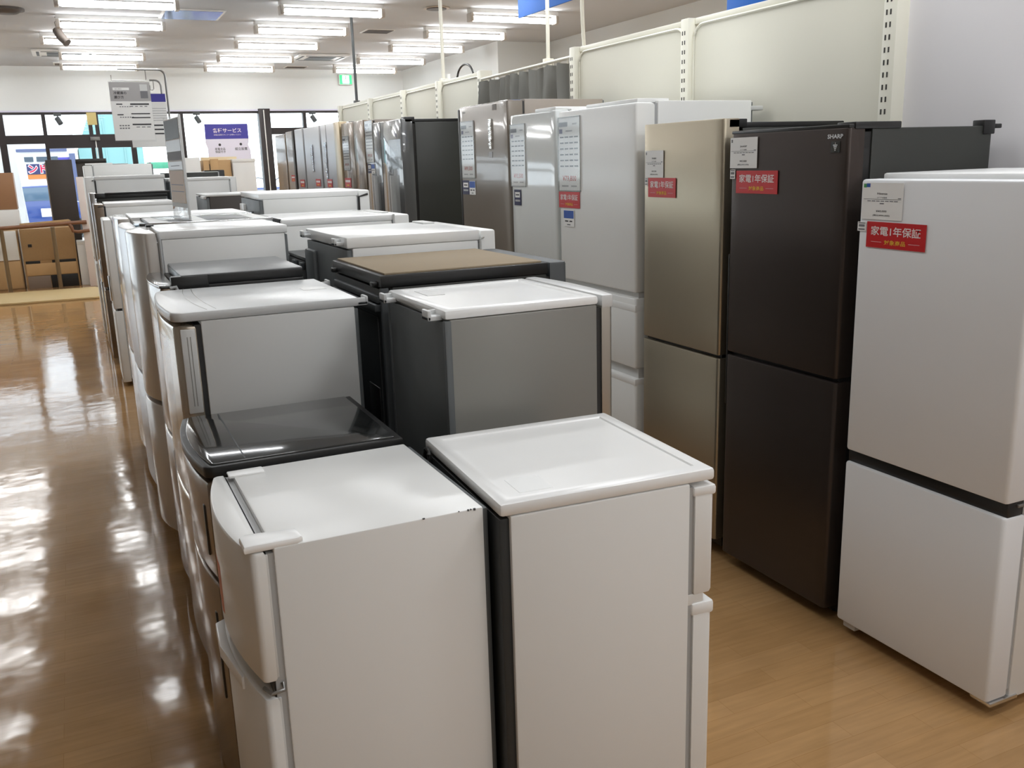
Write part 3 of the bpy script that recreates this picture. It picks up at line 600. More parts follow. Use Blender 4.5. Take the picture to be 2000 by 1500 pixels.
r, dd, f, b, W = fridge('charcoal french-door refrigerator with a black side, mirror-like doors with clear film', FX, 2.62, 6.10, 6.94, 1.800, -1, BLACKSIDE, DARKGLASS,
    [(.06, .62), (.64, .90), (.915, 1.79, DARKGLASS, -.5, .045), (.915, 1.79, DARKGLASS, .058, .5)], dt=.085, gap=.016, group=ROW, seal=BLACK, dr=.006, body_h=1.768)
B().box(f+.03, f+.10, -W/2+.0, -W/2+.08, 1.767, 1.802, .004).box(f+.03, f+.10, W/2-.08, W/2, 1.767, 1.80, .004).obj('hinge_cover', BLACK, r)
B().box(f+.09, b, -W/2+.03, W/2-.03, 1.767, 1.790, .004).obj('top_cover', BLACK, r)
B().box(b-.02, b+.02, -W/2+.01, -W/2+.07, 1.74, 1.768, .003).obj('spacer_hook', BLACK, r)
em = B().box(-.012, .012, -.016, .016, 0, .001).obj('emblem_plate', LGREY, dd[2], loc=(f-.001, -W/2+.22, 1.735), rot=ROT_AISLE)
for (ya, yb, za, zb) in ((-.40, -.14, 1.46, 1.66), (-.33, -.13, .98, 1.42)):
    B().box(f-.003, f-.001, ya, yb, za, zb).obj('film', FILM, dd[2])
r, dd, f, b, W = fridge('brown mirror-front refrigerator with a white price sheet, left of the charcoal french-door one', FX, 2.62, 6.985, 7.62, 1.830, -1, BRONZESIDE, BROWNGLOSS,
    [(.06, .62), (.64, .90), (.915, 1.826, BROWNGLOSS, -.5, -.06), (.915, 1.826, BROWNGLOSS, -.045, .5)], dt=.08, group=ROW, seal=SEALDARK, dr=.006)
r, dd, f, b, W = fridge('silver beige refrigerator with a gold door edge, left of the brown mirror-front one', FX, 2.62, 7.665, 8.32, 1.848, -1, BROWNSIDE, PALESILVER,
    [(.06, .62), (.64, .95), (.965, 1.846)], dt=.08, group=ROW, dr=.006, seal=SEALDARK)
B().box(f-.006, f+.06, -W/2-.001, -W/2+.17, .1, 1.847, .004).obj('edge_trim', GOLD, dd[2])
B().box(f-.002, f+.001, W/2-.19, W/2-.185, .97, 1.84).obj('door_seam', STEEL, dd[2])
q = B(); rz = random.Random(5)
for i in range(14):
    z = 1.40 + i*.022; q.box(f-.012+.006*rz.random(), f+.001, W/2-.14-.02-.02*rz.random(), W/2-.14+.02*rz.random()+.015, z-.013, z+.013, .004)
q.obj('crinkled_film', mat('crinkled clear film', (206, 212, 222), .08, metal=.6), dd[2])
r, dd, f, b, W = fridge('pale silver refrigerator with a dark seam, second silver one from the far end', FX, 2.62, 8.37, 8.98, 1.848, -1, LGREY, PALESILVER,
    [(.06, .62), (.64, .95), (.965, 1.846)], dt=.08, group=ROW, dr=.006, seal=SEAL)
q = B(); rz = random.Random(8)
for i in range(12):
    z = 1.46 + i*.02; q.box(f-.012+.006*rz.random(), f+.001, W/2-.30-.02-.02*rz.random(), W/2-.30+.02*rz.random()+.015, z-.012, z+.012, .004)
q.obj('crinkled_film', MATS['crinkled clear film'], dd[2])
r, dd, f, b, W = fridge('narrow silver refrigerator next to the far brown-edged one', FX, 2.62, 9.03, 9.38, 1.852, -1, LGREY, PALESILVER,
    [(.06, .62), (.64, .95), (.965, 1.850)], dt=.08, group=ROW, dr=.006)
r, dd, f, b, W = fridge('mirror-fronted refrigerator with a dark brown near edge in the far tall row', FX, 2.62, 9.42, 9.80, 1.845, -1, DARKWOOD, BROWNGLOSS,
    [(.06, .62), (.64, .95), (.965, 1.843)], dt=.08, group=ROW, dr=.006)
B().box(f-.006, f+.06, -W/2-.001, -W/2+.07, .1, 1.844, .004).obj('edge_trim', DARKWOOD, dd[2])
r, dd, f, b, W = fridge('mirror-fronted refrigerator at the far end of the tall row, reflecting the shop front', FX, 2.62, 9.84, 10.35, 1.83, -1, BRONZESIDE, BROWNGLOSS,
    [(.06, .62), (.64, .95), (.965, 1.828)], dt=.08, group=ROW, dr=.006)

# ------------------------------------------------------------------ cards on the tall row
def sheet(name, label, cat, xw, yl, zt, w_, h_, m, group=None, t=.0012, tilt=0.0):
    """a thin sheet facing the island; its upper left corner (seen from the island) at (yl, zt)"""
    o = B().box(-w_/2, w_/2, -h_/2, h_/2, -t, 0).obj(name, m, loc=(xw, yl-w_/2, zt-h_/2), rot=ROT_AISLE)
    if tilt: o.rotation_euler = (Matrix.Rotation(-PI/2, 4, 'Z') @ Matrix.Rotation(PI/2, 4, 'X') @ Matrix.Rotation(tilt, 4, 'Z')).to_euler()
    return tag(o, label, cat, group)
def lines(parent, m, rows, name='print_line', z=.0005):
    """unreadable small print: thin bars (cx, cy, w, h) grouped as one printed part"""
    q = B()
    for cx, cy, w_, h_ in rows: q.box(cx-w_/2, cx+w_/2, cy-h_/2, cy+h_/2, 0, z)
    return q.obj(name, m, parent)
FC = FX - .0035
def red_card(where, yl, zt, w_=.206, h_=.072, tilt=0.0, full=True):
    o = sheet('warranty_card', f'red one-year warranty card on {where}', 'card', FC, yl, zt, w_, h_, RED, 'red warranty cards', tilt=tilt)
    if full:
        text('家電1年保証', w_*.84, WHITEINK, o, -.0, h_*.16, h=h_*.36, bold=.012)
        text('対象商品', w_*.36, YELLOWINK, o, 0, -h_*.27, h=h_*.19, bold=.012)
        lines(o, WHITEINK, [(-w_*.32, -h_*.27, w_*.18, .0008), (w_*.32, -h_*.27, w_*.18, .0008)], 'rule')
    else:
        lines(o, WHITEINK, [(0, h_*.16, w_*.8, h_*.25)], 'rule'); lines(o, YELLOWINK, [(0, -h_*.27, w_*.36, h_*.14)], 'rule')
    return o
red_card('the white refrigerator with the black band', 1.981, 1.3005, tilt=math.radians(-.3))
red_card('the dark brown refrigerator', 2.570, 1.4425, w_=.206, h_=.074)
red_card('the champagne steel refrigerator', 3.107, 1.417, w_=.184, h_=.073)
red_card('the nearer tall white refrigerator', 3.852, 1.3525, w_=.195, h_=.072)
red_card('the silver beige refrigerator with a gold edge', 8.19, 1.385, w_=.17, h_=.07, full=False)
red_card('the brown mirror-front refrigerator', 7.60, 1.398, w_=.18, h_=.075, full=False)
red_card('the pale silver refrigerator with a dark seam', 8.62, 1.384, w_=.18, h_=.066, full=False)
red_card('the silver refrigerator beside the far brown edge', 9.27, 1.376, w_=.19, h_=.072, full=False)
red_card('the mirror front with the dark brown near edge', 9.66, 1.417, w_=.17, h_=.062, full=False)

def price_card(where, yl, zt, w_, h_, maker, price, taxed, kind='2ドア冷蔵庫', colour=False):
    o = sheet('price_card', f'white price card on {where}', 'card', FC, yl, zt, w_, h_, PAPER, 'white price cards')
    text(maker, w_*.25, INK, o, 0, h_*.21, h=h_*.055, bold=.012)
    text(kind, w_*.24, INK, o, -w_*.0, h_*.10, h=h_*.045)
    lines(o, INK, [(0, h_*.055, w_*.92, .0008)], 'rule')
    q = [(w_*(-.32+.11*i), h_*.005, w_*.085, h_*.022) for i in range(7)]
    lines(o, GREYINK, q + [(0, -h_*.06, w_*.1, h_*.03), (w_*.42, h_*.085, w_*.07, h_*.02)])
    text(price, w_*.26, INK, o, 0, -h_*.27, h=h_*.06, bold=.01)
    text(f'(税込{taxed})', w_*.42, INK, o, 0, -h_*.385, h=h_*.06, bold=.008)
    if colour:
        B().box(-w_*.47, -w_*.40, h_*.37, h_*.47, 0, .0006).obj('mark', GREENPRINT, o); B().box(-w_*.40, -w_*.31, h_*.38, h_*.48, 0, .0006).obj('mark', BLUEPRINT, o)
    else: B().box(-w_*.46, -w_*.41, h_*.34, h_*.44, 0, .0006).obj('mark', GREYINK, o)
    return o
price_card('the white refrigerator with the black band', 2.0045, 1.408, .145, .101, 'Hisense', '¥40,000', '¥44,000', colour=True)
price_card('the dark brown refrigerator', 2.605, 1.5500, .138, .0995, 'SHARP', '¥43,000', '¥47,300')
price_card('the champagne steel refrigerator', 3.128, 1.519, .123, .101, 'TWINBIRD', '¥39,000', '¥42,900')
def stock_label(where, yl, zt, w_, h_):
    o = sheet('barcode_label', f'tiny white barcode label on {where}', 'label', FC, yl, zt, w_, h_, PAPER, 'tiny barcode labels')
    lines(o, GREYINK, [(0, h_*.38, w_*.8, h_*.1), (0, h_*.1, w_*.7, h_*.25), (0, -h_*.3, w_*.75, h_*.15)])
stock_label('the white refrigerator with the black band', 2.016, 1.2985, .031, .026)
stock_label('the dark brown refrigerator', 2.603, 1.4465, .026, .031)
stock_label('the champagne steel refrigerator', 3.130, 1.4165, .02, .03)

def price_sheet(where, yl, zt, w_=.205, h_=.312, price='¥99,500', detail=True):
    o = sheet('price_sheet', f'framed white price sheet on {where}', 'sign', FC, yl, zt, w_, h_, PAPER, 'framed price sheets', t=.003)
    q = B(); e = .004
    q.box(-w_/2, w_/2, h_/2-e, h_/2, 0, .002).box(-w_/2, w_/2, -h_/2, -h_/2+e, 0, .002).box(-w_/2, -w_/2+e, -h_/2, h_/2, 0, .002).box(w_/2-e, w_/2, -h_/2, h_/2, 0, .002)
    q.obj('sheet_frame', STEEL, o)
    B().box(-w_*.45, -w_*.06, h_*.37, h_*.43, 0, .0008).obj('print_block', GREYINK, o)
    B().box(-w_*.44, -w_*.30, h_*.28, h_*.34, 0, .0008).obj('print_block', mat('violet grey ink', (112, 110, 140), .6), o)
    lines(o, FAINTINK, [(w_*.25, h_*.40, w_*.2, h_*.02), (0, h_*.31, w_*.3, h_*.02)])
    rows = []
    for i in range(6):
        y = h_*(.23-.078*i)
        for k in range(4): rows.append((w_*(-.33+.215*k), y, w_*.17, h_*.018))
    lines(o, INK, rows)
    text(price, w_*.62, REDINK, o, .0, -h_*.33, h=h_*.085, bold=.01)
    lines(o, FAINTINK, [(-w_*.2, -h_*.43, w_*.3, h_*.02), (w_*.2, -h_*.43, w_*.25, h_*.02)])
    B().box(-w_/2, w_/2, -h_/2, h_/2, .0022, .0028).obj('clear_cover', FILM, o)
    return o
price_sheet('the nearer tall white refrigerator', 3.850, 1.680, .205, .325, '¥79,800')
price_sheet('the farther glossy white refrigerator', 4.368, 1.672, .172, .303, '¥93,500')
price_sheet('the tall bronze grey refrigerator', 5.030, 1.717, .19, .31, '¥99,500')
price_sheet('the charcoal french-door refrigerator', 6.932, 1.812, .185, .30, '¥99,500')
price_sheet('the brown mirror-front refrigerator', 7.595, 1.725, .19, .268, '¥99,500')

def small_tag(where, yl, zt, w_, h_, top, bot, top_is_blue=True):
    o = sheet('service_tag', f'{"blue and white" if top_is_blue else "navy"} service tag on {where}', 'label', FC, yl, zt, w_, h_, PAPER if top_is_blue else NAVY, 'service tags below the price sheets')
    if top_is_blue:
        B().box(-w_*.46, w_*.46, 0, h_*.46, 0, .0006).obj('print_block', BLUEPRINT, o)
        lines(o, WHITEINK, [(-w_*.25, h_*.23, w_*.2, h_*.14), (w_*.05, h_*.23, w_*.2, h_*.14), (w_*.3, h_*.23, w_*.16, h_*.14)])
        lines(o, INK, [(-w_*.2, -h_*.17, w_*.3, h_*.08), (w_*.2, -h_*.17, w_*.25, h_*.08), (0, -h_*.38, w_*.3, h_*.05)])
    else:
        B().box(-w_*.36, w_*.36, -h_*.0, h_*.34, 0, .0006).obj('print_block', PAPER, o)
        lines(o, FAINTINK, [(0, -h_*.2, w_*.7, h_*.12)]); lines(o, INK, [(0, h_*.17, w_*.5, h_*.08)], z=.0009)
small_tag('the nearer tall white refrigerator', 3.810, 1.271, .100, .075, '', '')
small_tag('the farther glossy white refrigerator', 4.338, 1.354, .078, .078, '', '', False)
small_tag('the tall bronze grey refrigerator, left tag', 5.034, 1.395, .098, .078, '', '', False)
small_tag('the tall bronze grey refrigerator, right tag', 4.932, 1.393, .088, .076, '', '')
small_tag('the charcoal french-door refrigerator, left tag', 6.915, 1.503, .085, .068, '', '', False)
small_tag('the charcoal french-door refrigerator, right tag', 6.826, 1.503, .09, .07, '', '')

# ------------------------------------------------------------------ display wall (slotted shelving panels) on the right
GX = 2.70
PY = [2.55, 3.775, 4.865, 6.215, 7.06, 7.93, 8.92, 10.03]
gw = thing('display_wall', 'long cream slotted shelving wall behind the tall refrigerators', 'shelving', (GX, 6.3, 0))
def gpart(q, name, m, label=None): return q.obj(name, m, gw, loc=(-GX, -6.3, 0), label=label)
for i, y in enumerate(PY):
    H_ = 2.112 if i else 2.60
    q = B().box(GX-.03, GX+.06, y-.03, y+.03, 0, H_, .003)
    z = 1.2
    while z < H_-.05:
        for s in (-1, 1): q.box(GX-.0308, GX-.028, y+.006+s*.009-.0035, y+.006+s*.009+.0035, z, z+.018, 0, 1)
        z += .042
    gpart(q, 'post', [RAILWHITE, SLOT])
def rounded(y0, y1, z0, z1, r, n=5):
    pts = []
    for cy, cz, a0 in ((y1-r, z1-r, 0), (y0+r, z1-r, PI/2), (y0+r, z0+r, PI), (y1-r, z0+r, 1.5*PI)):
        for k in range(n+1): a = a0 + PI/2*k/n; pts.append((cy + r*math.cos(a), cz + r*math.sin(a)))
    return pts
for i, (a, c) in enumerate(zip(PY, PY[1:])):
    z1 = 2.086; z0 = 0.05
    if i == 2: z1 = 1.84
    q = B().prism(rounded(a+.032, c-.032, z0, z1, .07), GX+.0, GX+.02, 'x', .003)
    gpart(q, 'wall_panel', WALLPANEL)
    if i != 2:
        p3 = [(GX-.002, y, z) for y, z in rounded(a+.036, c-.036, z0+.01, z1-.006, .07)]
        gpart(B().tube(p3 + [p3[0]], .006, 6), 'panel_edge', RAILWHITE)
        gpart(B().box(GX+.005, GX+.03, a+.03, c-.03, 2.084, 2.112, .004), 'top_rail', RAILWHITE)
gpart(B().tube([(GX-.02, PY[2], 2.062), (GX-.02, PY[3], 2.052)], .010, 8), 'curtain_rod', RAILWHITE)
# curtain in the open bay
q = bmesh.new(); ny, nz = 150, 8; rz = random.Random(11); ph = [rz.uniform(-.6, .6) for _ in range(20)]
grid = []
for j in range(nz+1):
    row = []
    for i in range(ny+1):
        u = i/ny; y = 4.90 + (6.18-4.90)*u
        a = u*PI*2*8.0 + .9*math.sin(u*11) ; amp = .040*(.7 + .5*math.sin(u*17+1)**2)*(0.7 + .3*j/nz)
        zt = 2.048 - .008*u - .012*abs(math.sin(u*PI*10.5)); z = zt - (zt-1.815)*j/nz
        row.append(q.verts.new((GX-.02 + amp*math.sin(a) + .012*math.sin(a*2.3+1), y + .02*math.sin(a*.5+j*.3)*j/nz, z)))
    grid.append(row)
for j in range(nz):
    for i in range(ny): q.faces.new((grid[j][i], grid[j][i+1], grid[j+1][i+1], grid[j+1][i]))
bmesh.ops.solidify(q, geom=q.faces[:], thickness=.003)
cu = B(); cu._add(q, 0); cu = cu.obj('curtain', CURTAIN)
tag(cu, 'charcoal pleated curtain hanging in the open bay above the bronze grey refrigerator', 'curtain')
q = B()
for i in range(14): q.tube([(GX-.02, 4.93+i*.095, 2.064-.0007*i), (GX-.02, 4.93+i*.095, 2.030)], .004, 6)
q.obj('curtain_hook', RAILWHITE, cu)
# smooth panel wall nearest the camera
struct(B().box(GX+.03, GX+.12, -3.2, 2.52, 0, CEIL).obj('wall_partition', WALLCOOL))

# cords, poles and blue banners over the shelving
def tree_mesh(q, name, m, label, cat, group=None): return tag(q.obj(name, m), label, cat, group)
pts = []
for i in range(13):
    t = i/12; pts.append((2.76 - .03*math.sin(t*PI), 4.88 - .16*t + .03*math.sin(t*PI), 2.11 + (CEIL-2.11)*t))
tree_mesh(B().tube([(2.735, 4.90, 1.75), (2.735, 4.905, 2.0)] + pts, .011, 8), 'power_cable', RAILWHITE, 'white power cable rising from a shelving post to the ceiling', 'cable')
def pole(x, y, z0, m, label, r=.014, brk=True):
    t = thing('ceiling_pole', label, 'pole', (x, y, z0), 0, 'poles from shelving to ceiling')
    B().tube([(0, 0, 0), (0, 0, CEIL-z0-.01)], r, 10).obj('pole_tube', m, t)
    B().cyl(0, 0, CEIL-z0-.012, CEIL-z0, .045, 14).obj('ceiling_plate', m, t)
    B().box(-.03, .03, -.02, .02, -.02, .03, .004).obj('pole_foot', m, t)
    return t
pole(2.76, 9.62, 2.11, DGREY, 'dark pole from the far shelving wall to the ceiling, left of the exit light')
pole(2.76, 7.13, 2.11, RAILWHITE, 'white pole rising from the shelving post left of the curtain')
pole(2.76, 5.33, 2.07, RAILWHITE, 'white pole rising above the charcoal curtain', .012)
t = thing('wall_fan', 'small white fan with a dark guard arc on top of the shelving wall', 'fan', (2.80, 7.0, 2.112))
B().cyl(0, .12, 0, .02, .05, 14).obj('fan_base', WHITE, t)
B().tube([(0, .12, .0), (0, .12, .06)], .014, 8).obj('fan_stem', WHITE, t)
B().tube([(.0, -.22+.16*math.cos(a), .0+.1*math.sin(a)) for a in [PI*i/14 for i in range(15)]], .008, 6).obj('guard_arc', BLACK, t)
tree_mesh(B().box(2.80, 2.812, 3.36, 3.635, 2.02, 2.62, .003), 'banner', BLUECLOTH, 'blue cloth banner behind the shelving top, above the champagne steel refrigerator', 'banner', 'blue banners')
tree_mesh(B().box(3.10, 3.112, 5.62, 6.45, 2.50, 2.85, .003), 'banner', BLUECLOTH, 'blue cloth banner at the top edge of the photo, above the curtain', 'banner', 'blue banners')

# ------------------------------------------------------------------ things on the ceiling
def aircon(x, y, w_, l_, label):
    t = thing('air_conditioner', label, 'air conditioner', (x, y, CEIL), 0, 'ceiling air conditioners')
    B().box(-w_/2, w_/2, -l_/2, l_/2, -.03, 0, .012).obj('panel', WHITE, t)
    B().box(-w_*.27, w_*.27, -l_*.27, l_*.27, -.036, -.028, .004).obj('intake_grille', DGREY, t)
    for (xa, xb, ya, yb) in ((-.36, .36, -.42, -.37), (-.36, .36, .37, .42), (-.43, -.385, -.36, .36), (.385, .43, -.36, .36)):
        B().box(xa*w_, xb*w_, ya*l_, yb*l_, -.034, -.028, .003).obj('louvre', DGREY, t)
aircon(.125, 13.56, .74, .62, 'white ceiling air conditioner left of the left-hand line of lights')
aircon(3.39, 13.53, .70, .66, 'white ceiling air conditioner between the middle and right-hand lines of lights')
def vent(x, y, w_, l_, label):
    t = thing('air_vent', label, 'vent', (x, y, CEIL), 0, 'dark ceiling vents')
    B().box(-w_/2-.02, w_/2+.02, -l_/2-.02, l_/2+.02, -.008, 0, .002).obj('frame', LAMPWHITE, t)
    q = B().box(-w_/2, w_/2, -l_/2, l_/2, -.010, -.007)
    for i in range(8): q.box(-w_/2, w_/2, -l_/2+l_*i/8, -l_/2+l_*(i+.35)/8, -.013, -.009)
    q.obj('grille', DARKVENT, t)
vent(3.44, 10.93, .30, .28, 'dark square ceiling vent between the middle and right-hand lights, nearest the camera')
vent(.17, 15.0, .34, .26, 'dark ceiling vent by the shop front, far left')
vent(3.37, 15.0, .30, .22, 'dark ceiling vent by the shop front, right of the middle lights')
t = thing('smoke_detector', 'flat round dark disc in the ceiling between middle and right-hand lights', 'detector', (3.52, 9.2, CEIL))
B().cyl(0, 0, -.012, 0, .13, 28).obj('rim', LAMPCAP, t); B().cyl(0, 0, -.018, -.010, .10, 28).obj('grille', DARKVENT, t)
for (x, y, lab) in ((-.35, 10.2, 'round dark disc in the ceiling at the upper left corner'), (3.98, 8.3, 'small round ceiling sensor above the shelving wall')):
    t = thing('smoke_detector', lab, 'detector', (x, y, CEIL)); s = .16 if x < 0 else .05
    B().cyl(0, 0, -.02, 0, s, 24).obj('rim', LAMPCAP if x > 0 else DARKVENT, t); B().cyl(0, 0, -.045, -.018, s*.6, 20, r2=s*.9).obj('sensor_head', LAMPWHITE if x > 0 else DARKVENT, t)
t = thing('ceiling_hatch', 'pale blue glossy ceiling panel between the left-hand and middle lights', 'panel', (1.29, 10.15, CEIL))
B().box(-.29, .29, -.30, .30, -.012, 0, .002).obj('hatch_frame', LAMPWHITE, t)
B().box(-.265, .265, -.275, .275, -.016, -.010).obj('hatch_panel', mat('pale blue mirror panel', (168, 188, 220), .12, metal=.6), t)
t = thing('spotlight', 'dark spotlight hanging from the ceiling left of the left-hand lights', 'lamp', (.09, 10.62, CEIL))
B().cyl(0, 0, -.014, 0, .035, 14).obj('mounting_plate', DARKVENT, t)
B().tube([(0, 0, 0), (.01, 0, -.12)], .011, 8).obj('arm', DARKVENT, t)
B().tube([(-.03, .03, -.12), (.0, -.02, -.19), (.05, -.06, -.25)], .042, 12).obj('lamp_head', DARKVENT, t)
B().tube([(-.03, .02, -.12), (-.04, .01, -.05), (-.01, 0, -.02)], .005, 6).obj('cord', DARKVENT, t)
for i, (x, z) in enumerate(((-.06, 2.33), (1.86, 2.33), (3.64, 2.33))):
    lab = ('dark spotlight before the upper glass left of the hanging posters', 'small dark spotlight above the blue-headed window poster', 'dark spotlight before the glass at the far end of the tall row')[i]
    t = thing('spotlight', lab, 'lamp', (x, 15.28, z), 0, 'spotlights on the window head')
    B().box(-.05, .05, -.02, .04, -.02, .02, .004).obj('mounting_plate', DGREY, t)
    B().tube([(0, 0, 0), (0, 0, -.06)], .009, 8).obj('arm', DGREY, t)
    B().tube([(-.01, .01, -.05), (.03, -.03, -.13)], .036, 12).obj('lamp_head', DGREY, t)
t = thing('exit_sign', 'lit green and white exit sign on the wall above the shop front', 'sign', (4.235, 15.372, 2.845))
B().box(-.11, .11, -.05, 0, -.08, .08, .006).obj('sign_box', LAMPWHITE, t)
B().box(-.10, .10, -.056, -.049, -.07, .07).obj('sign_face', mat('green exit face', (20, 170, 90), .4, emit=((.02, .50, .16), 1.6)), t)
q = B().box(-.055, .055, -.060, -.055, -.06, .062)
q.obj('sign_doorway', mat('lit white exit face', (255, 255, 255), .4, emit=((.9, 1, .95), 2.0)), t)
q = B().cyl(0, 0, 0, .004, .011, 10); 
for pt in ([(0, -.012, .002), (-.004, -.045, .002)], [(-.004, -.045, .002), (.02, -.07, .002)], [(-.004, -.045, .002), (-.028, -.066, .002)], [(0, -.02, .002), (.024, -.032, .002)], [(0, -.02, .002), (-.022, -.03, .002)]): q.tube(pt, .005, 6)
q.obj('running_figure', MATS['green exit face'], t, loc=(0, -.060, .045), rot=ROT_CAM)

# ------------------------------------------------------------------ hanging posters on stands, upright sign, window poster
def poster_stand(label, x, y, zb, zt, arm, hook_x0, hook_x1, hz):
    t = thing('sign_stand', label, 'stand', (x, y, zb), 0, 'thin metal poster stands')
    h = zt-zb
    B().box(-.06, .06, -.05, .05, 0, .008, .003).obj('stand_base', DULLSTEEL, t)
    pts = [(0, 0, 0), (0, 0, h-.05)] + [(-.05+.05*math.cos(a), 0, h-.05+.05*math.sin(a)) for a in [PI/2*i/5 for i in range(1, 6)]] + [(-arm, 0, h)]
    B().tube(pts, .008, 8).obj('pole_tube', DULLSTEEL, t)
    B().tube([(hook_x1, 0, h), (hook_x1, 0, hz-zb), (hook_x1-.01, 0, hz-zb-.01), (hook_x0, 0, hz-zb-.01), (hook_x0, 0, hz-zb+.03)], .004, 6).obj('hook_wire', DULLSTEEL, t)
    return t
poster_stand('bent metal poster stand holding the front refrigerator guide poster', .735, 7.72, 1.267, 2.24, .42, -.38, -.13, 2.165) if False else None
SY = 8.18
poster_stand('bent metal stand holding the front guide poster', .785, SY, 0.0, 2.283, .35, -.40, -.145, 2.208)
S2 = 8.85
poster_stand('bent metal stand holding the rear poster with the navy corner', .81, S2+.03, 0.0, 2.262, .09, -.09, -.06, 2.19)
p1 = B().box(-.150, .150, -.222, .222, -.004, 0).obj('hanging_poster', PAPER, loc=(.51, SY-.012, 1.964), rot=ROT_CAM)
tag(p1, 'white hanging poster with a grey header on how to choose a refrigerator', 'poster')
B().box(-.150, .150, .078, .222, 0, .0006).obj('print_block', GREYPAPER, p1)
B().box(.075, .130, .10, .205, .0006, .0012).obj('print_picture', LGREY, p1); B().box(.075, .130, .10, .155, .0012, .0016).obj('print_picture', GREYINK, p1)
B().box(-.125, -.005, .160, .180, .0006, .0012).obj('print_block', PAPER, p1)
text('冷蔵庫の', .095, INK, p1, -.075, .140, bold=.01, z=.0014); text('選び方', .072, INK, p1, -.086, .108, bold=.01, z=.0014)
text('はじめに', .05, GREYINK, p1, -.085, .170, z=.0016)
lines(p1, INK, [(-.09, .055, .045, .008), (.06, .055, .14, .011), (-.09, -.025, .045, .008), (.06, -.018, .14, .008), (.06, -.048, .14, .008), (.06, -.10, .14, .011)])
lines(p1, GREYINK, [(-.085+.018*i, .036, .011, .006) for i in range(5)] + [(-.09+.018*i, -.044, .011, .007) for i in range(6)] + [(-.1+.02*i, y, .014, .009) for i in range(4) for y in (-.108, -.128)] + [(.0+.035*i, .038, .02, .006) for i in range(4)] + [(.03+.04*i, -.120, .026, .006) for i in range(3)])
B().box(-.155, .155, -.235, .228, -.008, -.005).obj('clear_holder', FILM, p1)
p2 = B().box(-.155, .155, -.222, .222, -.004, 0).obj('hanging_poster', PAPER, loc=(.677, S2-.012, 1.925), rot=ROT_CAM)
tag(p2, 'white hanging poster with a navy header corner, half hidden behind the front poster', 'poster')
B().box(-.155, .155, .155, .222, 0, .0006).obj('print_block', PURPLE, p2)
lines(p2, INK, [(.06, -.04, .17, .012), (.06, -.075, .17, .012), (.06, -.11, .17, .012)]); lines(p2, FAINTINK, [(.05, .1-.02*i, .2, .005) for i in range(6)])
B().box(-.16, .16, -.235, .228, -.008, -.005).obj('clear_holder', FILM, p2)

sg = thing('sign_stand', 'upright clear sign stand with a tan and white sheet on the glass top', 'sign', (.447, 4.60, 1.2832), math.radians(5.0))
B().box(-.003, .003, -.185, .185, .0, .455, .001).obj('acrylic_panel', FILM, sg)
B().box(-.11, .003, -.185, .185, 0, .005, .001).obj('acrylic_foot', FILM, sg)
B().box(-.005, .005, -.190, -.185, 0, .455, .001).obj('panel_edge', LGREY, sg)
sh = B().box(-.0042, -.0034, -.175, .175, .05, .445).obj('printed_sheet', PAPER, sg)
for za, zb, m in ((.355, .44, DGREY), (.30, .35, LGREY), (.262, .30, GREYINK), (.07, .215, TANPRINT)): B().box(-.0050, -.0042, -.165, .165, za, zb).obj('print_block', m, sh)
B().box(-.0050, -.0042, -.165, .165, .22, .255).obj('print_block', LGREY, sh)
B().box(-.0054, -.005, -.14, .14, .15, .153).box(-.0054, -.005, -.14, .14, .12, .123).box(-.0054, -.005, -.1, .1, .235, .238).obj('print_line', GREYINK, sh)

wp = B().prism([(-.315, .26), (.33, .26), (.335, -.0), (.315, -.05), (.345, -.13), (.355, -.42), (-.30, -.42), (-.30, -.1), (-.325, -.02)], -.004, 0, 'z').obj('window_poster', mat('pale lilac paper', (222, 220, 236), .6), loc=(2.285, YW-.034, 1.915), rot=ROT_CAM)
tag(wp, 'white window poster with a violet blue header on the shop front', 'poster')
B().box(-.318, .333, .038, .262, 0, .001).obj('print_block', PURPLE, wp)
text('各種サービス', .43, WHITEINK, wp, .015, .165, bold=.012, z=.002)
text('詳細は店頭スタッフへお尋ねください', .41, WHITEINK, wp, .015, .100, z=.002)
q = B().cyl(-.115, -.05, 0, .001, .020, 14).cyl(.205, -.045, 0, .001, .020, 14); q.obj('print_dot', INK, wp)
text('家電全品', .155, INK, wp, -.115, -.112, bold=.008, z=.001); text('保証付き', .155, INK, wp, -.115, -.155, bold=.008, z=.001); text('組立設置', .19, INK, wp, .205, -.115, bold=.008, z=.001)
tree_mesh(B().box(.325, .455, YW-.045, YW-.036, 2.185, 2.36, 0), 'paper_notice', YELLOWPAPER, 'yellowed paper notice taped to the upper glass left of the hanging posters', 'notice')

# ------------------------------------------------------------------ left background: entrance handrail and furniture
q = B().prism([(-3.2, 12.5), (-3.2, 13.6), (.12, 13.45), (.17, 13.30), (.19, 12.42), (.10, 12.33)], 0, .028, 'z', .008)
tree_mesh(q, 'entrance_step', MATBEIGE, 'low beige ramp strip on the floor in front of the wooden handrail', 'step')
hr = thing('handrail', 'brown wooden handrail on bronze posts at the left edge of the photo', 'handrail', (-.6, 13.72, 0))
B().tube([(-1.6, 0, .80), (.42, 0, .855), (.50, .01, .862), (.58, .05, .86), (.72, .05, .862)], .026, 12).obj('rail', RAILBROWN, hr)
B().tube([(.50, .01, .855), (.53, 0, .80), (.54, 0, .755), (.60, .03, .74), (.74, .05, .75)], .022, 12).obj('rail_return', RAILBROWN, hr)
B().prism([(-.08, .83), (.50, .855), (.53, .895), (.50, .91), (-.08, .885)], .02, .05, 'y', .006).obj('backboard', WOODTAN, hr)
for x in (-.30, .30): B().tube([(x, 0, 0), (x, 0, .82)], .026, 12).obj('post', RAILPOST, hr)
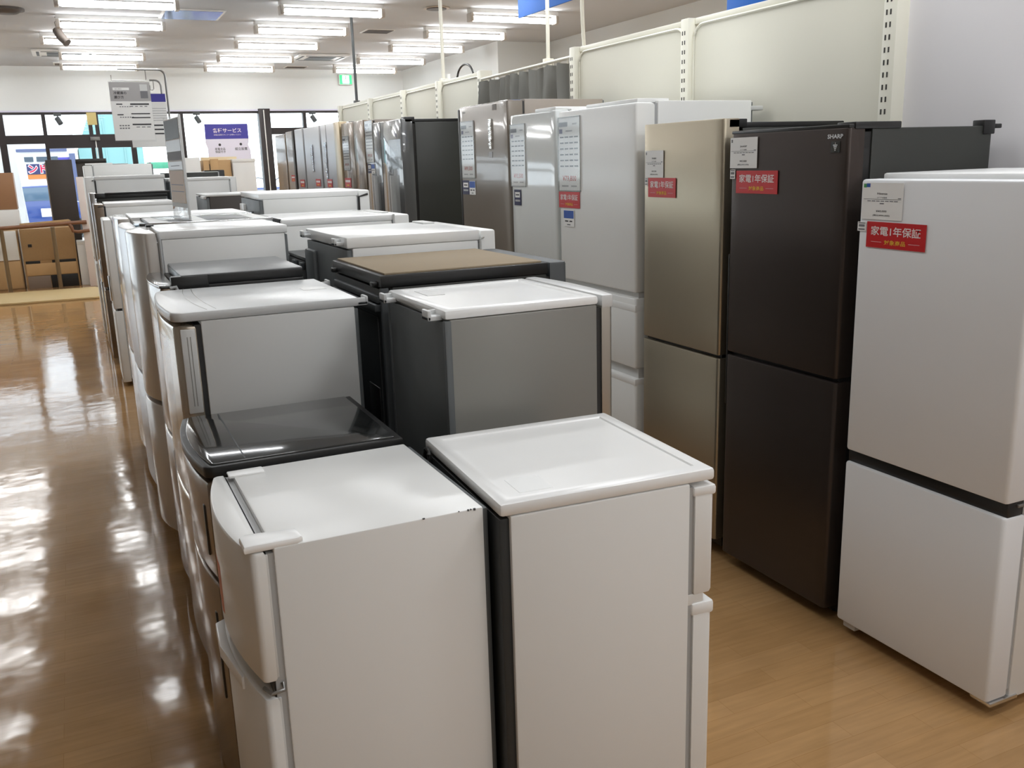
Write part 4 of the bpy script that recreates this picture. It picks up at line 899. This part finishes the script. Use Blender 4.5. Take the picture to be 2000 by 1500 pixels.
def furn(name, label, cat, x0, x1, y0, y1, z0, z1, m, parts=()):
    t = thing(name, label, cat, ((x0+x1)/2, (y0+y1)/2, z0)); w_, d_, h_ = x1-x0, y1-y0, z1-z0
    th = .02
    B().box(-w_/2, w_/2, -d_/2, d_/2, 0, h_, .004).obj('carcass', m, t)
    for nm, pm, a, bq, c, e, dep in parts: B().box(-w_/2+a*w_, -w_/2+bq*w_, -d_/2-dep, -d_/2+.004, c*h_, e*h_, .002).obj(nm, pm, t)
    return t
t = furn('cabinet', 'chipboard-backed cabinet with dark gaps behind the handrail', 'cabinet', -.71, -.055, 14.0, 14.4, 0, .795, CHIP,
    [('back_panel', CHIP, .03, .97, .47, .98, .006), ('drawer_gap', BLACK, .03, .30, .42, .465, .004), ('drawer_gap', BLACK, .52, .97, .42, .465, .004), ('drawer_front', WOODTAN, .03, .97, .22, .42, .010),
     ('grey_box', GREYCARD, .03, .45, .0, .21, .008), ('dark_recess', BLACK, .46, .97, .0, .21, .006), ('plug_hole', BLACK, .12, .19, .70, .75, .010)])
furn('cabinet', 'white cupboard with a wooden lower half behind the left handrail post', 'cabinet', -1.5, -.74, 14.05, 14.45, 0, .79, CHIP, [('door', WHITE, .02, .98, .50, .99, .012), ('drawer_front', WOODTAN, .02, .98, .02, .48, .008)])
furn('box', 'white box standing on the floor right of the chipboard cabinet', 'box', -.04, .135, 14.0, 14.3, 0, .60, WARMWHITE, [('flap', WHITE, .0, 1, .93, .99, .004)])
furn('cabinet', 'white-topped shelf unit under the orange brown wood panel at the left edge', 'cabinet', -1.6, -.70, 14.6, 14.95, 0, 1.04, WARMWHITE, [('front_panel', WHITE, .01, .99, .62, .99, .006)])
tree_mesh(B().box(-1.6, -.715, 14.62, 14.94, 1.042, 1.535, .006), 'headboard', BROWNBOX, 'orange brown wooden panel standing at the left edge of the photo', 'panel')
furn('wardrobe', 'dark brown tall wardrobe before the glass doors', 'wardrobe', -.292, .043, 14.62, 14.98, 0, 1.69, DARKWOOD, [('side_trim', GREYCARD, -.04, .0, .2, .98, .0), ('door', DARKWOOD, .02, .98, .03, .985, .006)])
furn('wardrobe', 'black-topped dark cabinet behind the tallest white refrigerator', 'wardrobe', .092, .48, 14.62, 15.0, 0, 1.694, DARKWOOD, [('top_board', BLACK, -.01, 1.02, .965, 1.0, .012)])
furn('panel_board', 'pinkish white board leaning upright between the dark wardrobe and the white refrigerators', 'board', .062, .152, 13.80, 13.98, 0, 1.452, mat('pinkish white board', (224, 214, 210), .5), [('edge', WARMWHITE, .9, 1.0, .0, 1.0, .002)])
furn('cabinet', 'beige white cabinet at the far end of the island, before the dark pillar', 'cabinet', 1.90, 2.18, 12.5, 13.0, 0, 1.618, WARMWHITE, [('top_board', WARMWHITE, -.02, 1.02, .975, 1.0, .006)])
t = furn('cabinet', 'light wood shelf unit left of the beige white cabinet', 'cabinet', 1.545, 1.885, 12.55, 13.0, 0, 1.612, WOODTAN, [('side_board', WOODTAN, .0, .2, .0, .99, .012), ('side_gap', DARKWOOD, .215, .24, .0, .97, .004), ('back_board', WOODTAN, .25, .55, .0, 1.008, .010)])
tree_mesh(B().box(1.60, 2.05, 13.1, 13.25, 1.0, 1.655, .004).box(1.62, 2.03, 13.12, 13.23, 0, 1.0), 'wood_board', mat('pale yellow board', (226, 208, 170), .55), 'pale yellow board behind the light wood shelf unit', 'board')
furn('cabinet', 'white box cabinet left of the light wood shelf unit, right of the upright sign', 'cabinet', 1.23, 1.505, 12.5, 12.9, 0, 1.648, WARMWHITE, [('front_panel', WARMWHITE, .02, .98, .02, .99, .004)])
tree_mesh(B().box(.70, .76, 12.0, 12.06, 0, 1.56, .004).box(.86, .885, 12.0, 12.03, 0, 1.60, .004).box(.70, .885, 12.01, 12.04, 1.42, 1.44), 'display_stand', DGREY, 'thin dark grey metal stand seen between the island and the shop front glass', 'stand')

# ------------------------------------------------------------------ outside, past the glass
struct(B().box(-40, 45, YW+.2, 60, -.16, -.06).obj('ground', CONCRETE))
bd = thing('shop_building', 'white shop building with a red lettered sign across the street', 'building', (-3.0, 29, -.06))
B().box(-9, 3.2, 0, 6, 0, 7).obj('facade', OUTWHITE, bd)
for (a, c, e, g) in ((1.92, 2.14, 1.90, 2.03), (2.22, 2.75, 1.90, 2.03), (-1.6, 1.5, 1.90, 2.03)): B().box(a, c, -.05, .02, e, g).obj('window', OUTGREY, bd)
B().box(1.75, 3.0, -.10, .02, 2.16, 2.24).obj('canopy', OUTPILLAR, bd)
sgn = B().box(1.95, 2.45, -.08, .02, 1.57, 1.84).obj('sign_board', OUTBLUE, bd)
tx = text('ンド', .46, OUTRED, sgn, 0, 0, h=.22, bold=.05, z=0); tx.location = (2.22, -.085, 1.71); tx.rotation_euler = ROT_CAM
tw = text('ンド', .50, OUTWHITE, sgn, 0, 0, h=.26, bold=.09, z=0); tw.location = (2.22, -.082, 1.71); tw.rotation_euler = ROT_CAM
B().box(1.95, 2.45, -.06, .02, 1.44, 1.56).obj('sign_strip', OUTORANGE, bd)
B().box(2.75, 3.1, -.06, .02, 1.88, 2.0).obj('sign_board', PURPLE, bd)
B().box(3.04, 3.19, -.12, .02, 0, 2.1).obj('pillar', OUTPILLAR, bd)
cb = thing('cyan_building', 'pale cyan building seen through the right-hand glass doors', 'building', (1.2, 29.5, -.06))
B().prism([(-.9, 0), (-.9, 2.25), (-.45, 3.35), (.8, 3.35), (.8, 0)], 0, 4, 'y').obj('facade', OUTCYAN, cb)
B().box(-.2, -.17, -.03, .01, 0, 3.3).box(.3, .33, -.03, .01, 0, 3.3).obj('mullion', mat('pale mullion', (120, 160, 164), .5), cb)
B().box(.85, 1.9, -1.0, 0, 1.62, 1.80, .02).obj('awning', OUTGREEN, cb)
cr = thing('car', 'blue parked car outside, beside the dark wardrobe', 'car', (-.95, 25.5, -.06))
B().prism([(-1.6, .25), (-1.6, .75), (-1.45, .85), (-.9, .9), (-.55, 1.28), (.45, 1.3), (.8, .92), (1.3, .85), (1.4, .6), (1.4, .25)], 0, 1.5, 'y', .04).obj('car_body', CARBLUE, cr)
B().prism([(-.82, .93), (-.52, 1.24), (.42, 1.26), (.7, .94)], -.01, 1.51, 'y', .01).obj('car_window', CARGLASS, cr)
for x in (-1.0, .85):
    for y in (.0, 1.32): B().tube([(x, y-.02, .28), (x, y+.2, .28)], .28, 18).obj('wheel', TYRE, cr)
B().box(.2, .75, -.02, .01, .55, .75, .01).obj('door_panel', OUTWHITE, cr)
cr = thing('truck', 'low blue truck outside behind the guard fence, right of the pillar', 'truck', (5.5, 27.0, -.06))
B().box(-3.0, 2.5, 0, 1.7, .45, 1.02, .03).obj('truck_bed', CARBLUE, cr); B().box(-2.9, 2.4, -.02, .0, .82, .86).obj('side_trim', OUTWHITE, cr)
for x in (-2.0, 1.6): B().tube([(x, .0, .36), (x, .25, .36)], .36, 18).obj('wheel', TYRE, cr); B().tube([(x, 1.4, .36), (x, 1.65, .36)], .36, 18).obj('wheel', TYRE, cr)
fg = thing('guard_fence', 'pale arched pipe fence along the pavement outside', 'fence', (4.6, 24.0, -.06))
q = B()
for i in range(-5, 6):
    x = i*.62; q.tube([(x, 0, 0), (x, 0, 1.12)] + [(x+.24-.24*math.cos(a), 0, 1.12+.2*math.sin(a)) for a in [PI*k/8 for k in range(1, 8)]] + [(x+.48, 0, 1.12), (x+.48, 0, 0)], .022, 6)
q.obj('arched_pipe', mat('grey outdoor pipe', (120, 122, 128), .5), fg)
B().box(-3.1, 3.6, -.01, .01, 1.0, 1.03).obj('cross_rail', MATS['grey outdoor pipe'], fg)
bb = thing('banner_board', 'tall white signboard standing outside the left glass', 'sign', (-.86, 17.0, -.06))
B().prism([(-.35, 0), (-.35, 2.1), (.10, 2.1), (.20, 0)], 0, .04, 'y').obj('board', OUTWHITE, bb)
B().box(-.3, -.24, -.1, .14, 0, .06).box(.1, .16, -.1, .14, 0, .06).obj('board_foot', DGREY, bb)
